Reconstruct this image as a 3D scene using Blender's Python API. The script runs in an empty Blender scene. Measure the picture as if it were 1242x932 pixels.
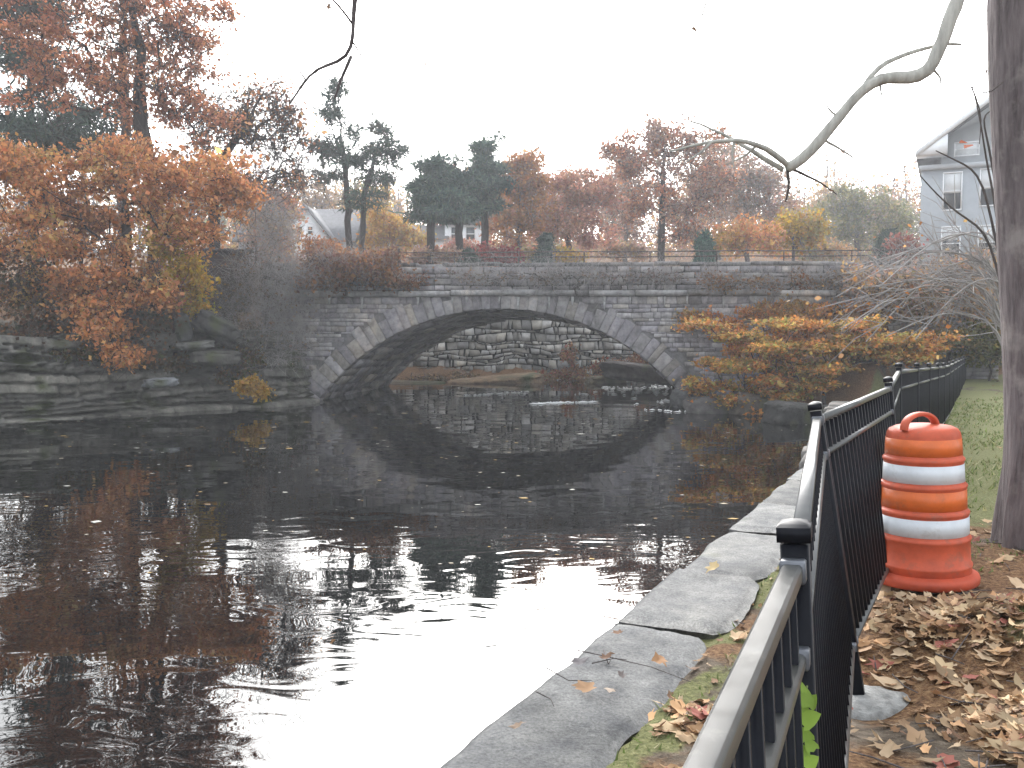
import bpy, math, random
import numpy as np
from mathutils import Vector

rng = np.random.default_rng(7)
random.seed(7)
S = bpy.context.scene
COL = S.collection

# ------------------------------------------------------------------ camera model
FPX, CX, CY, HOR, EYE = 1100.0, 621.0, 466.0, 392.0, 2.8
PITCH = math.atan((CY - HOR) / FPX)
_sp, _cp = math.sin(PITCH), math.cos(PITCH)

def ray(u, v):
    yv = -(v - CY) / FPX
    return np.array([(u - CX) / FPX, _cp + yv * _sp, -_sp + yv * _cp])

def at(u, v, Y):
    d = ray(u, v)
    return np.array([0, 0, EYE]) + d * (Y / d[1])

def on(u, v, z):
    d = ray(u, v)
    return np.array([0, 0, EYE]) + d * ((z - EYE) / d[2])

# ------------------------------------------------------------------ mesh helpers
def mesh_obj(name, V, faces, mat=None, parent=None, col=None, smooth=False, origin=None):
    V = np.asarray(V, dtype=np.float64).reshape(-1, 3)
    if not isinstance(faces, list):
        faces = [faces]
    faces = [np.asarray(f, dtype=np.int32) for f in faces if len(f)]
    if parent is not None:
        V = V - np.array(parent['_loc'])
    elif origin is not None:
        V = V - np.asarray(origin)
    me = bpy.data.meshes.new(name)
    me.vertices.add(len(V))
    me.vertices.foreach_set('co', V.astype(np.float32).ravel())
    loops = np.concatenate([f.ravel() for f in faces])
    starts, o = [], 0
    for f in faces:
        n, k = f.shape
        starts.append(o + np.arange(n) * k)
        o += n * k
    starts = np.concatenate(starts).astype(np.int32)
    me.loops.add(len(loops))
    me.loops.foreach_set('vertex_index', loops)
    me.polygons.add(len(starts))
    me.polygons.foreach_set('loop_start', starts)
    if smooth:
        me.polygons.foreach_set('use_smooth', np.ones(len(starts), dtype=bool))
    me.update(calc_edges=True)
    me.validate()
    if col is not None:
        col = np.asarray(col, dtype=np.float32)
        if col.shape[1] == 3:
            col = np.hstack([col, np.ones((len(col), 1), np.float32)])
        a = me.color_attributes.new('Col', 'FLOAT_COLOR', 'POINT')
        a.data.foreach_set('color', col.ravel())
    if mat is not None:
        me.materials.append(mat)
    ob = bpy.data.objects.new(name, me)
    COL.objects.link(ob)
    if parent is not None:
        ob.parent = parent
    elif origin is not None:
        ob.location = tuple(origin)
    return ob

def tag(o, label=None, cat=None, group=None, kind=None):
    if label: o['label'] = label
    if cat: o['category'] = cat
    if group: o['group'] = group
    if kind: o['kind'] = kind
    return o

def thing(name, loc, label, cat, group=None):
    o = bpy.data.objects.new(name, None)
    o.empty_display_size = 0.2
    COL.objects.link(o)
    o.location = tuple(float(c) for c in loc)
    o['_loc'] = [float(c) for c in loc]
    return tag(o, label, cat, group)

def sub(child_parent):
    """give a part the same origin bookkeeping so sub-parts can hang from it"""
    r = child_parent.parent
    child_parent['_loc'] = list(r['_loc'])
    return child_parent

class MB:
    def __init__(s):
        s.V, s.Q, s.T, s.C, s.n = [], [], [], [], 0
    def add(s, V, Q=None, T=None, c=None):
        V = np.asarray(V, float).reshape(-1, 3)
        s.V.append(V)
        if Q is not None and len(Q): s.Q.append(np.asarray(Q, int) + s.n)
        if T is not None and len(T): s.T.append(np.asarray(T, int) + s.n)
        if c is not None:
            c = np.asarray(c, float)
            s.C.append(np.tile(c, (len(V), 1)) if c.ndim == 1 else c)
        s.n += len(V)
    def build(s, name, mat, parent=None, smooth=False, origin=None):
        f = []
        if s.Q: f.append(np.vstack(s.Q))
        if s.T: f.append(np.vstack(s.T))
        c = np.vstack(s.C) if s.C else None
        return mesh_obj(name, np.vstack(s.V), f, mat, parent, c, smooth, origin)
    def box8(s, P, c=None):
        # P: 8 points, bottom ring 0-3, top ring 4-7
        s.add(P, Q=[[3, 2, 1, 0], [4, 5, 6, 7], [0, 1, 5, 4], [1, 2, 6, 5], [2, 3, 7, 6], [3, 0, 4, 7]], c=c)
    def box(s, c0, sx, sy, sz, rot=0.0, c=None):
        x, y, z = sx / 2, sy / 2, sz / 2
        P = np.array([[-x, -y, -z], [x, -y, -z], [x, y, -z], [-x, y, -z], [-x, -y, z], [x, -y, z], [x, y, z], [-x, y, z]])
        ca, sa = math.cos(rot), math.sin(rot)
        P = P @ np.array([[ca, sa, 0], [-sa, ca, 0], [0, 0, 1]]) + np.asarray(c0)
        s.box8(P, c)
    def bar(s, a, b, w, h, up=(0, 0, 1), c=None, bev=0.0):
        """beam from a to b, width w (sideways), height h (up)"""
        a, b, up = np.asarray(a, float), np.asarray(b, float), np.asarray(up, float)
        t = (b - a) / np.linalg.norm(b - a)
        sd = np.cross(t, up); sd /= np.linalg.norm(sd)
        u2 = np.cross(sd, t)
        if bev <= 0:
            prof = [(-w/2, -h/2), (w/2, -h/2), (w/2, h/2), (-w/2, h/2)]
        else:
            e = bev
            prof = [(-w/2+e, -h/2), (w/2-e, -h/2), (w/2, -h/2+e), (w/2, h/2-e), (w/2-e, h/2), (-w/2+e, h/2), (-w/2, h/2-e), (-w/2, -h/2+e)]
        k = len(prof)
        V = [a + sd * p + u2 * q for p, q in prof] + [b + sd * p + u2 * q for p, q in prof]
        Q = [[i, (i + 1) % k, k + (i + 1) % k, k + i] for i in range(k)]
        if k == 4:
            Q += [[3, 2, 1, 0], [4, 5, 6, 7]]
            s.add(V, Q=Q, c=c)
        else:
            V += [a, b]
            T = [[2 * k, (i + 1) % k, i] for i in range(k)] + [[2 * k + 1, k + i, k + (i + 1) % k] for i in range(k)]
            s.add(V, Q=Q, T=T, c=c)
    def tube(s, P, R, k=6, c=None, cap=True):
        P = np.asarray(P, float); R = np.asarray(R, float)
        n = len(P)
        T = np.gradient(P, axis=0)
        T /= np.linalg.norm(T, axis=1)[:, None] + 1e-9
        ref = np.array([0.31, 0.17, 0.93]) if abs(T[:, 2]).mean() < 0.8 else np.array([0.9, 0.4, 0.1])
        A = np.cross(T, ref); A /= np.linalg.norm(A, axis=1)[:, None] + 1e-9
        B = np.cross(T, A)
        th = np.arange(k) * 2 * math.pi / k
        ring = P[:, None, :] + R[:, None, None] * (A[:, None, :] * np.cos(th)[None, :, None] + B[:, None, :] * np.sin(th)[None, :, None])
        V = ring.reshape(-1, 3)
        i = np.arange(n - 1)[:, None] * k; j = np.arange(k)[None, :]; j2 = (j + 1) % k
        Q = np.stack([i + j, i + j2, i + k + j2, i + k + j], -1).reshape(-1, 4)
        Tt = []
        if cap:
            V = np.vstack([V, P[-1] + T[-1] * R[-1] * 0.5, P[0]])
            e = n * k
            Tt = [[(n - 1) * k + q, (n - 1) * k + (q + 1) % k, e] for q in range(k)] + [[(q + 1) % k, q, e + 1] for q in range(k)]
        s.add(V, Q=Q, T=Tt, c=c)
    def lathe(s, prof, centre, k=40, c=None):
        prof = np.asarray(prof, float); n = len(prof)
        th = np.arange(k) * 2 * math.pi / k
        V = np.stack([prof[:, 0][:, None] * np.cos(th), prof[:, 0][:, None] * np.sin(th), np.repeat(prof[:, 1][:, None], k, 1)], -1).reshape(-1, 3) + np.asarray(centre)
        i = np.arange(n - 1)[:, None] * k; j = np.arange(k)[None, :]; j2 = (j + 1) % k
        s.add(V, Q=np.stack([i + j, i + j2, i + k + j2, i + k + j], -1).reshape(-1, 4), c=c)

# ------------------------------------------------------------------ noise
def _h(ix, iy, iz, seed):
    n = (ix * 374761393 + iy * 668265263 + iz * 2147483647 + seed * 1274126177) & 0xFFFFFFFF
    n = ((n ^ (n >> 13)) * 1274126177) & 0xFFFFFFFF
    return ((n ^ (n >> 16)) & 0xFFFF) / 65535.0

def vnoise(P, seed=0):
    P = np.asarray(P, float)
    if P.shape[-1] == 2:
        P = np.concatenate([P, np.zeros(P.shape[:-1] + (1,))], -1)
    f = np.floor(P).astype(np.int64); t = P - f
    t = t * t * (3 - 2 * t)
    r = 0
    for dx in (0, 1):
        for dy in (0, 1):
            for dz in (0, 1):
                w = (t[..., 0] if dx else 1 - t[..., 0]) * (t[..., 1] if dy else 1 - t[..., 1]) * (t[..., 2] if dz else 1 - t[..., 2])
                r = r + w * _h(f[..., 0] + dx, f[..., 1] + dy, f[..., 2] + dz, seed)
    return r

def fbm(P, seed=0, oct=4):
    P = np.asarray(P, float)
    a, r, t = 1.0, 0, 0
    for o in range(oct):
        r = r + a * vnoise(P * (2 ** o), seed + o * 17); t += a; a *= 0.5
    return r / t

def sstep(a, b, x):
    t = np.clip((x - a) / (b - a), 0, 1)
    return t * t * (3 - 2 * t)

# ------------------------------------------------------------------ materials
def new_mat(name):
    m = bpy.data.materials.new(name); m.use_nodes = True
    nt = m.node_tree; nt.nodes.clear()
    out = nt.nodes.new('ShaderNodeOutputMaterial')
    return m, nt, out

def N(nt, t, **kw):
    n = nt.nodes.new(t)
    for k, v in kw.items():
        if k.startswith('i_'):
            key = k[2:]
            key = int(key) if key.isdigit() else key.replace('_', ' ')
            n.inputs[key].default_value = v
        else:
            setattr(n, k, v)
    return n

def ramp(nt, stops):
    r = nt.nodes.new('ShaderNodeValToRGB')
    e = r.color_ramp.elements
    while len(e) < len(stops): e.new(0.5)
    for i, (p, c) in enumerate(stops):
        e[i].position = p; e[i].color = (*c, 1) if len(c) == 3 else c
    return r

def mat_leaf(name, trans=0.35, rough=0.6):
    m, nt, out = new_mat(name)
    a = N(nt, 'ShaderNodeVertexColor', layer_name='Col')
    d = N(nt, 'ShaderNodeBsdfPrincipled'); d.inputs['Roughness'].default_value = rough
    d.inputs['Specular IOR Level'].default_value = 0.25
    t = N(nt, 'ShaderNodeBsdfTranslucent')
    mx = N(nt, 'ShaderNodeMixShader'); mx.inputs[0].default_value = trans
    nt.links.new(a.outputs['Color'], d.inputs['Base Color'])
    nt.links.new(a.outputs['Color'], t.inputs['Color'])
    nt.links.new(d.outputs[0], mx.inputs[1]); nt.links.new(t.outputs[0], mx.inputs[2])
    nt.links.new(mx.outputs[0], out.inputs[0])
    return m

def mat_stone(name, scale=3.0, amount=0.5, bump=0.02, rough=0.9, dark=(0.5, 0.5, 0.5), light=(1.25, 1.22, 1.15), moss=None, bscale=9.0, speck=0.0, stain=None):
    """vertex colour (each stone's own colour) x mottling, with bump"""
    m, nt, out = new_mat(name)
    a = N(nt, 'ShaderNodeVertexColor', layer_name='Col')
    tc = N(nt, 'ShaderNodeTexCoord')
    n1 = N(nt, 'ShaderNodeTexNoise', i_Scale=scale, i_Detail=8.0, i_Roughness=0.65)
    nt.links.new(tc.outputs['Object'], n1.inputs['Vector'])
    r = ramp(nt, [(0.3, dark), (0.55, (0.95, 0.95, 0.95)), (0.75, light)])
    nt.links.new(n1.outputs[0], r.inputs[0])
    mul = N(nt, 'ShaderNodeMixRGB', blend_type='MULTIPLY'); mul.inputs[0].default_value = 1.0
    nt.links.new(a.outputs['Color'], mul.inputs[1]); nt.links.new(r.outputs[0], mul.inputs[2])
    colr = mul.outputs[0]
    if speck:
        n4 = N(nt, 'ShaderNodeTexNoise', i_Scale=70.0, i_Detail=4.0, i_Roughness=0.8)
        nt.links.new(tc.outputs['Object'], n4.inputs['Vector'])
        r4 = ramp(nt, [(0.35, (1 - speck,) * 3), (0.5, (1, 1, 1)), (0.66, (1 + speck,) * 3)]); nt.links.new(n4.outputs[0], r4.inputs[0])
        m4 = N(nt, 'ShaderNodeMixRGB', blend_type='MULTIPLY'); m4.inputs[0].default_value = 1
        nt.links.new(colr, m4.inputs[1]); nt.links.new(r4.outputs[0], m4.inputs[2]); colr = m4.outputs[0]
    if stain:
        mp5 = N(nt, 'ShaderNodeMapping'); mp5.inputs['Scale'].default_value = (1, 1, 0.45)
        nt.links.new(tc.outputs['Object'], mp5.inputs[0])
        n5 = N(nt, 'ShaderNodeTexNoise', i_Scale=0.8, i_Detail=7.0, i_Roughness=0.65)
        nt.links.new(mp5.outputs[0], n5.inputs['Vector'])
        r5 = ramp(nt, [(0.34, stain[0]), (0.5, (1, 1, 1)), (0.66, stain[1])]); nt.links.new(n5.outputs[0], r5.inputs[0])
        m5 = N(nt, 'ShaderNodeMixRGB', blend_type='MULTIPLY'); m5.inputs[0].default_value = 1
        nt.links.new(colr, m5.inputs[1]); nt.links.new(r5.outputs[0], m5.inputs[2]); colr = m5.outputs[0]
    if moss:
        n3 = N(nt, 'ShaderNodeTexNoise', i_Scale=moss[1], i_Detail=5.0)
        nt.links.new(tc.outputs['Object'], n3.inputs['Vector'])
        r3 = ramp(nt, [(moss[2], (0, 0, 0)), (moss[2] + 0.12, (1, 1, 1))])
        nt.links.new(n3.outputs[0], r3.inputs[0])
        mm = N(nt, 'ShaderNodeMixRGB'); mm.inputs[2].default_value = (*moss[0], 1)
        nt.links.new(r3.outputs[0], mm.inputs[0]); nt.links.new(colr, mm.inputs[1])
        colr = mm.outputs[0]
    n2 = N(nt, 'ShaderNodeTexNoise', i_Scale=bscale, i_Detail=10.0, i_Roughness=0.7)
    nt.links.new(tc.outputs['Object'], n2.inputs['Vector'])
    b = N(nt, 'ShaderNodeBump'); b.inputs['Distance'].default_value = bump; b.inputs['Strength'].default_value = 0.9
    nt.links.new(n2.outputs[0], b.inputs['Height'])
    p = N(nt, 'ShaderNodeBsdfPrincipled'); p.inputs['Roughness'].default_value = rough
    p.inputs['Specular IOR Level'].default_value = 0.3
    nt.links.new(colr, p.inputs['Base Color']); nt.links.new(b.outputs[0], p.inputs['Normal'])
    nt.links.new(p.outputs[0], out.inputs[0])
    return m

def mat_bark(name, c1, c2, scale=6.0, bump=0.015, patch=None):
    m, nt, out = new_mat(name)
    tc = N(nt, 'ShaderNodeTexCoord')
    mp = N(nt, 'ShaderNodeMapping'); mp.inputs['Scale'].default_value = (1, 1, 0.18)
    nt.links.new(tc.outputs['Object'], mp.inputs[0])
    n1 = N(nt, 'ShaderNodeTexNoise', i_Scale=scale * 3, i_Detail=8.0, i_Roughness=0.7)
    nt.links.new(mp.outputs[0], n1.inputs['Vector'])
    r = ramp(nt, [(0.32, c1), (0.68, c2)])
    nt.links.new(n1.outputs[0], r.inputs[0])
    colr = r.outputs[0]
    if patch:
        n3 = N(nt, 'ShaderNodeTexNoise', i_Scale=3.2, i_Detail=5.0, i_Roughness=0.6)
        nt.links.new(tc.outputs['Object'], n3.inputs['Vector'])
        r3 = ramp(nt, [(0.54, (0, 0, 0)), (0.68, (1, 1, 1))])
        nt.links.new(n3.outputs[0], r3.inputs[0])
        mm = N(nt, 'ShaderNodeMixRGB'); mm.inputs[2].default_value = (*patch, 1)
        nt.links.new(r3.outputs[0], mm.inputs[0]); nt.links.new(colr, mm.inputs[1])
        colr = mm.outputs[0]
    v = N(nt, 'ShaderNodeTexVoronoi', i_Scale=scale * 4)
    nt.links.new(mp.outputs[0], v.inputs['Vector'])
    ad = N(nt, 'ShaderNodeMath', operation='ADD')
    nt.links.new(n1.outputs[0], ad.inputs[0]); nt.links.new(v.outputs['Distance'], ad.inputs[1])
    b = N(nt, 'ShaderNodeBump'); b.inputs['Distance'].default_value = bump
    nt.links.new(ad.outputs[0], b.inputs['Height'])
    p = N(nt, 'ShaderNodeBsdfPrincipled'); p.inputs['Roughness'].default_value = 0.9
    p.inputs['Specular IOR Level'].default_value = 0.2
    nt.links.new(colr, p.inputs['Base Color']); nt.links.new(b.outputs[0], p.inputs['Normal'])
    nt.links.new(p.outputs[0], out.inputs[0])
    return m

def mat_plain(name, c, rough=0.5, metal=0.0, spec=0.5, var=0.15, scale=8.0, bump=0.0, coat=0.0, dirt=None):
    m, nt, out = new_mat(name)
    tc = N(nt, 'ShaderNodeTexCoord')
    n1 = N(nt, 'ShaderNodeTexNoise', i_Scale=scale, i_Detail=6.0, i_Roughness=0.65)
    nt.links.new(tc.outputs['Object'], n1.inputs['Vector'])
    lo = tuple(x * (1 - var) for x in c); hi = tuple(min(1, x * (1 + var)) for x in c)
    r = ramp(nt, [(0.3, lo), (0.7, hi)])
    nt.links.new(n1.outputs[0], r.inputs[0])
    p = N(nt, 'ShaderNodeBsdfPrincipled')
    p.inputs['Metallic'].default_value = metal
    p.inputs['Specular IOR Level'].default_value = spec
    p.inputs['Coat Weight'].default_value = coat
    mr = N(nt, 'ShaderNodeMapRange'); mr.inputs['To Min'].default_value = max(0.02, rough - 0.08); mr.inputs['To Max'].default_value = min(1, rough + 0.1)
    nt.links.new(n1.outputs[0], mr.inputs['Value']); nt.links.new(mr.outputs[0], p.inputs['Roughness'])
    colr = r.outputs[0]
    if dirt:
        n6 = N(nt, 'ShaderNodeTexNoise', i_Scale=dirt[1], i_Detail=12.0, i_Roughness=0.75)
        nt.links.new(tc.outputs['Object'], n6.inputs['Vector'])
        r6 = ramp(nt, [(dirt[2], (0, 0, 0)), (dirt[2] + .12, (dirt[3],) * 3)]); nt.links.new(n6.outputs[0], r6.inputs[0])
        m6 = N(nt, 'ShaderNodeMixRGB'); m6.inputs[2].default_value = (*dirt[0], 1)
        nt.links.new(r6.outputs[0], m6.inputs[0]); nt.links.new(colr, m6.inputs[1]); colr = m6.outputs[0]
    nt.links.new(colr, p.inputs['Base Color'])
    if bump:
        b = N(nt, 'ShaderNodeBump'); b.inputs['Distance'].default_value = bump
        nt.links.new(n1.outputs[0], b.inputs['Height']); nt.links.new(b.outputs[0], p.inputs['Normal'])
    nt.links.new(p.outputs[0], out.inputs[0])
    return m

M = {}
M['leaf'] = mat_leaf('autumn_leaf', 0.52)
M['litter'] = mat_leaf('dry_leaf', 0.12, 0.75)
M['needle'] = mat_leaf('needle', 0.15)
M['grass'] = mat_leaf('grass_blade', 0.3)
M['stone'] = mat_stone('bridge_stone', 5.0, bump=0.035, bscale=14, stain=((.68, .66, .63), (1.25, 1.16, 1.05)))
M['rubble'] = mat_stone('rubble_stone', 2.0, bump=0.04, bscale=5)
M['cope'] = mat_stone('coping_granite', 5.0, bump=0.012, bscale=30, speck=.38, stain=((.60, .60, .60), (1.22, 1.20, 1.15)), dark=(0.55, 0.56, 0.6), light=(1.3, 1.3, 1.28), moss=((0.10, 0.11, 0.05), 1.6, 0.66))
M['cliff'] = mat_stone('cliff_rock', 3.5, bump=0.07, bscale=7, moss=((0.06, 0.07, 0.03), 0.9, 0.56), dark=(.4, .4, .4), light=(1.5, 1.5, 1.45))
M['bark_dark'] = mat_bark('dark_bark', (0.02, 0.016, 0.015), (0.075, 0.06, 0.055))
M['bark_grey'] = mat_bark('grey_bark', (0.06, 0.05, 0.05), (0.19, 0.17, 0.165))
M['bark_near'] = mat_bark('near_bark', (0.085, 0.07, 0.072), (0.24, 0.205, 0.205), scale=5, bump=0.02, patch=(0.29, 0.26, 0.245))
M['bark_limb'] = mat_bark('limb_bark', (0.30, 0.29, 0.26), (0.55, 0.54, 0.49), scale=6, bump=0.01)
M['twig'] = mat_plain('twig', (0.33, 0.31, 0.30), 0.85, var=0.4, scale=3)
M['twig_dark'] = mat_plain('twig_dark', (0.07, 0.055, 0.05), 0.85, var=0.4, scale=3)
M['black'] = mat_plain('black_powder_coat', (0.007, 0.008, 0.012), 0.42, spec=0.16, var=0.35, scale=25)
M['railtop'] = mat_plain('scuffed_sky_grey_coat', (0.06, 0.062, 0.06), 0.30, spec=0.8, var=0.22, scale=14, dirt=((.17, .17, .155), 9.0, .57, .8))  # black coat greyed to imitate the sky it reflects, with scuff dirt on top
M['bracket'] = mat_plain('galvanised_bracket', (0.16, 0.17, 0.19), 0.35, metal=0.3, var=0.25, scale=40)
M['orange'] = mat_plain('orange_plastic', (0.56, 0.10, 0.045), 0.5, var=0.24, scale=7, spec=0.35, dirt=((.20, .11, .08), 5.0, .55, .6))
M['orange_band'] = mat_plain('orange_sheeting', (0.70, 0.145, 0.025), 0.36, var=0.14, scale=12, dirt=((.35, .12, .06), 8.0, .56, .5))
M['white_band'] = mat_plain('white_sheeting', (0.68, 0.72, 0.76), 0.38, var=0.10, scale=9, dirt=((.42, .40, .38), 6.0, .56, .6))
M['rubber'] = mat_plain('orange_rubber', (0.50, 0.075, 0.03), 0.6, var=0.2, scale=9)
M['concrete'] = mat_plain('footing_concrete', (0.26, 0.26, 0.25), 0.95, var=0.45, scale=18, bump=0.02)
M['siding'] = mat_plain('pale_siding', (0.50, 0.53, 0.56), 0.6, var=0.06, scale=2)
M['siding_low'] = mat_plain('grey_siding', (0.42, 0.455, 0.49), 0.6, var=0.08, scale=2)
M['trim'] = mat_plain('white_trim', (0.86, 0.88, 0.9), 0.5, var=0.05)
M['roof'] = mat_plain('grey_shingle', (0.13, 0.13, 0.14), 0.85, var=0.3, scale=4)
M['glass'] = mat_plain('window_glass', (0.04, 0.05, 0.06), 0.08, spec=0.9, var=0.2, scale=1)
M['shade'] = mat_plain('window_blind', (0.72, 0.75, 0.77), 0.5, var=0.05)
M['shed'] = mat_plain('weathered_board', (0.055, 0.055, 0.06), 0.85, var=0.4, scale=4)
M['lime'] = mat_plain('lime_deposit', (0.42, 0.42, 0.42), 0.9, var=0.35, scale=8)
M['foam'] = mat_plain('foam', (0.75, 0.75, 0.74), 0.7, var=0.15)

# ------------------------------------------------------------------ terrain
RIV = np.array([(-33, -60), (-0.26, 3.56), (2.54, 9.03), (4.0, 12.6), (8.3, 23.5), (8.7, 25.5), (7.4, 28), (6.1, 31.2), (7.2, 40.5),
                (12, 42.5), (30, 40), (60, 42), (60, 46), (30, 45), (14, 46.3), (6, 45.6), (-4, 44.6), (-6.2, 42), (-5.6, 40.3), (-6.9, 32.6),
                (-7.6, 31.4), (-14.5, 25.7), (-24, 18), (-60, 5), (-90, -60)], float)

def river_sd(P):
    """signed distance: negative in the river"""
    P = np.asarray(P, float)
    n = len(RIV); best = np.full(P.shape[0], 1e9); inside = np.zeros(P.shape[0], bool)
    for i in range(n):
        a, b = RIV[i], RIV[(i + 1) % n]
        ab = b - a
        t = np.clip(((P - a) @ ab) / (ab @ ab), 0, 1)
        d = np.linalg.norm(P - (a + t[:, None] * ab), axis=1)
        best = np.minimum(best, d)
        c = (a[1] > P[:, 1]) != (b[1] > P[:, 1])
        xi = a[0] + (P[:, 1] - a[1]) / (b[1] - a[1] + 1e-12) * ab[0]
        inside ^= c & (P[:, 0] < xi)
    return np.where(inside, -best, best)

PILES = [(2.10, 4.35, 0.44, 0.06), (1.95, 3.25, 0.36, 0.05), (2.5, 3.5, 0.32, 0.04), (0.84, 3.85, 0.20, 0.05), (0.60, 3.2, 0.14, 0.04)]

def H(x, y):
    x = np.atleast_1d(np.asarray(x, float)); y = np.atleast_1d(np.asarray(y, float))
    P = np.stack([x, y], 1)
    d = river_sd(P)
    nz = fbm(P * 0.25, 3) - 0.5
    fine = fbm(P * 2.2, 9, 3) - 0.5
    lawn = 1.27 - 0.03 * np.clip(y - 7, 0, 10) - 0.012 * np.clip(y - 17, 0, 15)
    lawn = lawn - 0.245 * sstep(1.45, 0.75, d) + 0.08 * sstep(2, 6, d) + 0.06 * fine + 0.1 * nz
    lawn = lawn + 0.12 * np.exp(-((x - 3.3) ** 2 + (y - 5.4) ** 2) / 0.8) + 0.22 * np.exp(-((x - 2.75) ** 2 + (y - 4.0) ** 2) / 0.35)
    for (px, py, r, h) in PILES:
        lawn = lawn + h * 0.75 * np.exp(-((x - px) ** 2 + (y - py) ** 2) / (r * r * 0.6))
    lawn = lawn - 0.13 * np.exp(-((x - 1.5) ** 2 + (y - 3.75) ** 2) / .16)
    lawn = np.where(y < 13, np.minimum(lawn, 1.0 + 1.1 * np.maximum(0, d - .58)), lawn)
    lawn_h = -1.5 + (lawn + 1.5) * sstep(0.05, 0.32, d)
    left = 2.2 + 0.17 * np.clip(d, 0, 40) + 0.9 * nz + 0.25 * fine
    left_h = -1.5 + (left + 1.5) * sstep(0.2, 4.2, d)
    back = 4.3 + 0.105 * np.clip(y - 44, 0, 60) + 0.03 * np.clip(y - 104, 0, 500) + 1.2 * nz * sstep(48, 60, y)
    shore = 0.25 + 0.35 * sstep(0.3, 3, d) + 0.5 * fine
    wallx = sstep(-10.8, -10.2, x) * sstep(8.4, 7.6, x)
    back = back + (shore - back) * wallx * sstep(47.6, 46.9, y) + 0 * back
    back_h = -1.5 + (back + 1.5) * sstep(0.1, 2.6 - 1.2 * wallx, d)
    road_h = np.where(d > 0, -1.5 + (3.9 + 1.5) * sstep(0.2, 1.0, d), -1.5)
    right_side = x > 2.0 + 0.0 * y
    near = np.where((x > (y * 0.515 - 3.0)) , lawn_h, left_h)
    wide = sstep(17, 24, x)
    t = sstep(33.2 - 8 * wide, 34.6 + 2 * wide, y)
    base = near * (1 - t) + road_h * t
    # left of the bridge the hill runs straight on into the back hill
    tl = sstep(31, 37, y)
    base = np.where(x < -7.2, left_h * (1 - tl) + np.maximum(back_h, left_h * (1 - tl)) * tl, base)
    t2 = sstep(40.5, 43.0, y)
    return base * (1 - t2) + back_h * t2

def Hs(x, y):
    return float(H(x, y)[0])

def axis(parts):
    out = []
    for a, b, st in parts:
        out.append(np.arange(a, b, st))
    return np.concatenate(out)

gx = axis([(-400, -200, 50), (-200, -60, 10), (-60, -20, 1.5), (-20, -4, 0.5), (-4, 4.5, 0.085), (4.5, 10, 0.25), (10, 24, 0.5), (24, 60, 1.5), (60, 200, 10), (200, 401, 50)])
gy = axis([(-200, -20, 20), (-20, 0, 1.5), (0, 1.5, 0.2), (1.5, 9, 0.085), (9, 16, 0.25), (16, 48, 0.5), (48, 110, 2), (110, 200, 10), (200, 401, 50)])
GX, GY = np.meshgrid(gx, gy)
gz = H(GX.ravel(), GY.ravel())
ny, nx = GX.shape
ii = np.arange(ny - 1)[:, None] * nx + np.arange(nx - 1)[None, :]
GQ = np.stack([ii, ii + 1, ii + nx + 1, ii + nx], -1).reshape(-1, 4)
gP = np.stack([GX.ravel(), GY.ravel()], 1)
gd = river_sd(gP)
# ground cover masks: R = grass, G = fallen-leaf cover, B = mud
g_noise = fbm(gP * 0.9, 21); g_noise2 = fbm(gP * 2.6, 31)
lawn_mask = ((gP[:, 0] > gP[:, 1] * 0.515 - 3.0) & (gP[:, 1] < 33)).astype(float)
grassR = lawn_mask * np.clip(sstep(4.9, 7.5, gP[:, 1]) * sstep(0.36, 0.56, g_noise * 0.6 + g_noise2 * 0.4 + 0.07) * sstep(1.2, 2.4, gd), 0, 1)
strip = lawn_mask * sstep(1.5, 1.1, gd) * sstep(0.42, 0.56, g_noise2)
mound = np.exp(-((gP[:, 0] - 2.85) ** 2 + (gP[:, 1] - 4.05) ** 2) / 0.34)
grassR = np.clip(grassR + 0.55 * strip + mound * 0.9, 0, 1)
leafG = np.where(lawn_mask > 0, sstep(0.5, 0.7, fbm(gP * 0.5, 77)) * 0.8, 0.75)
for (px, py, r, h) in PILES:
    leafG = np.maximum(leafG * 1.0, 0.9 * np.exp(-((gP[:, 0] - px) ** 2 + (gP[:, 1] - py) ** 2) / (r * r)))
gcol = np.stack([grassR, leafG, np.zeros_like(leafG)], 1)

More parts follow.
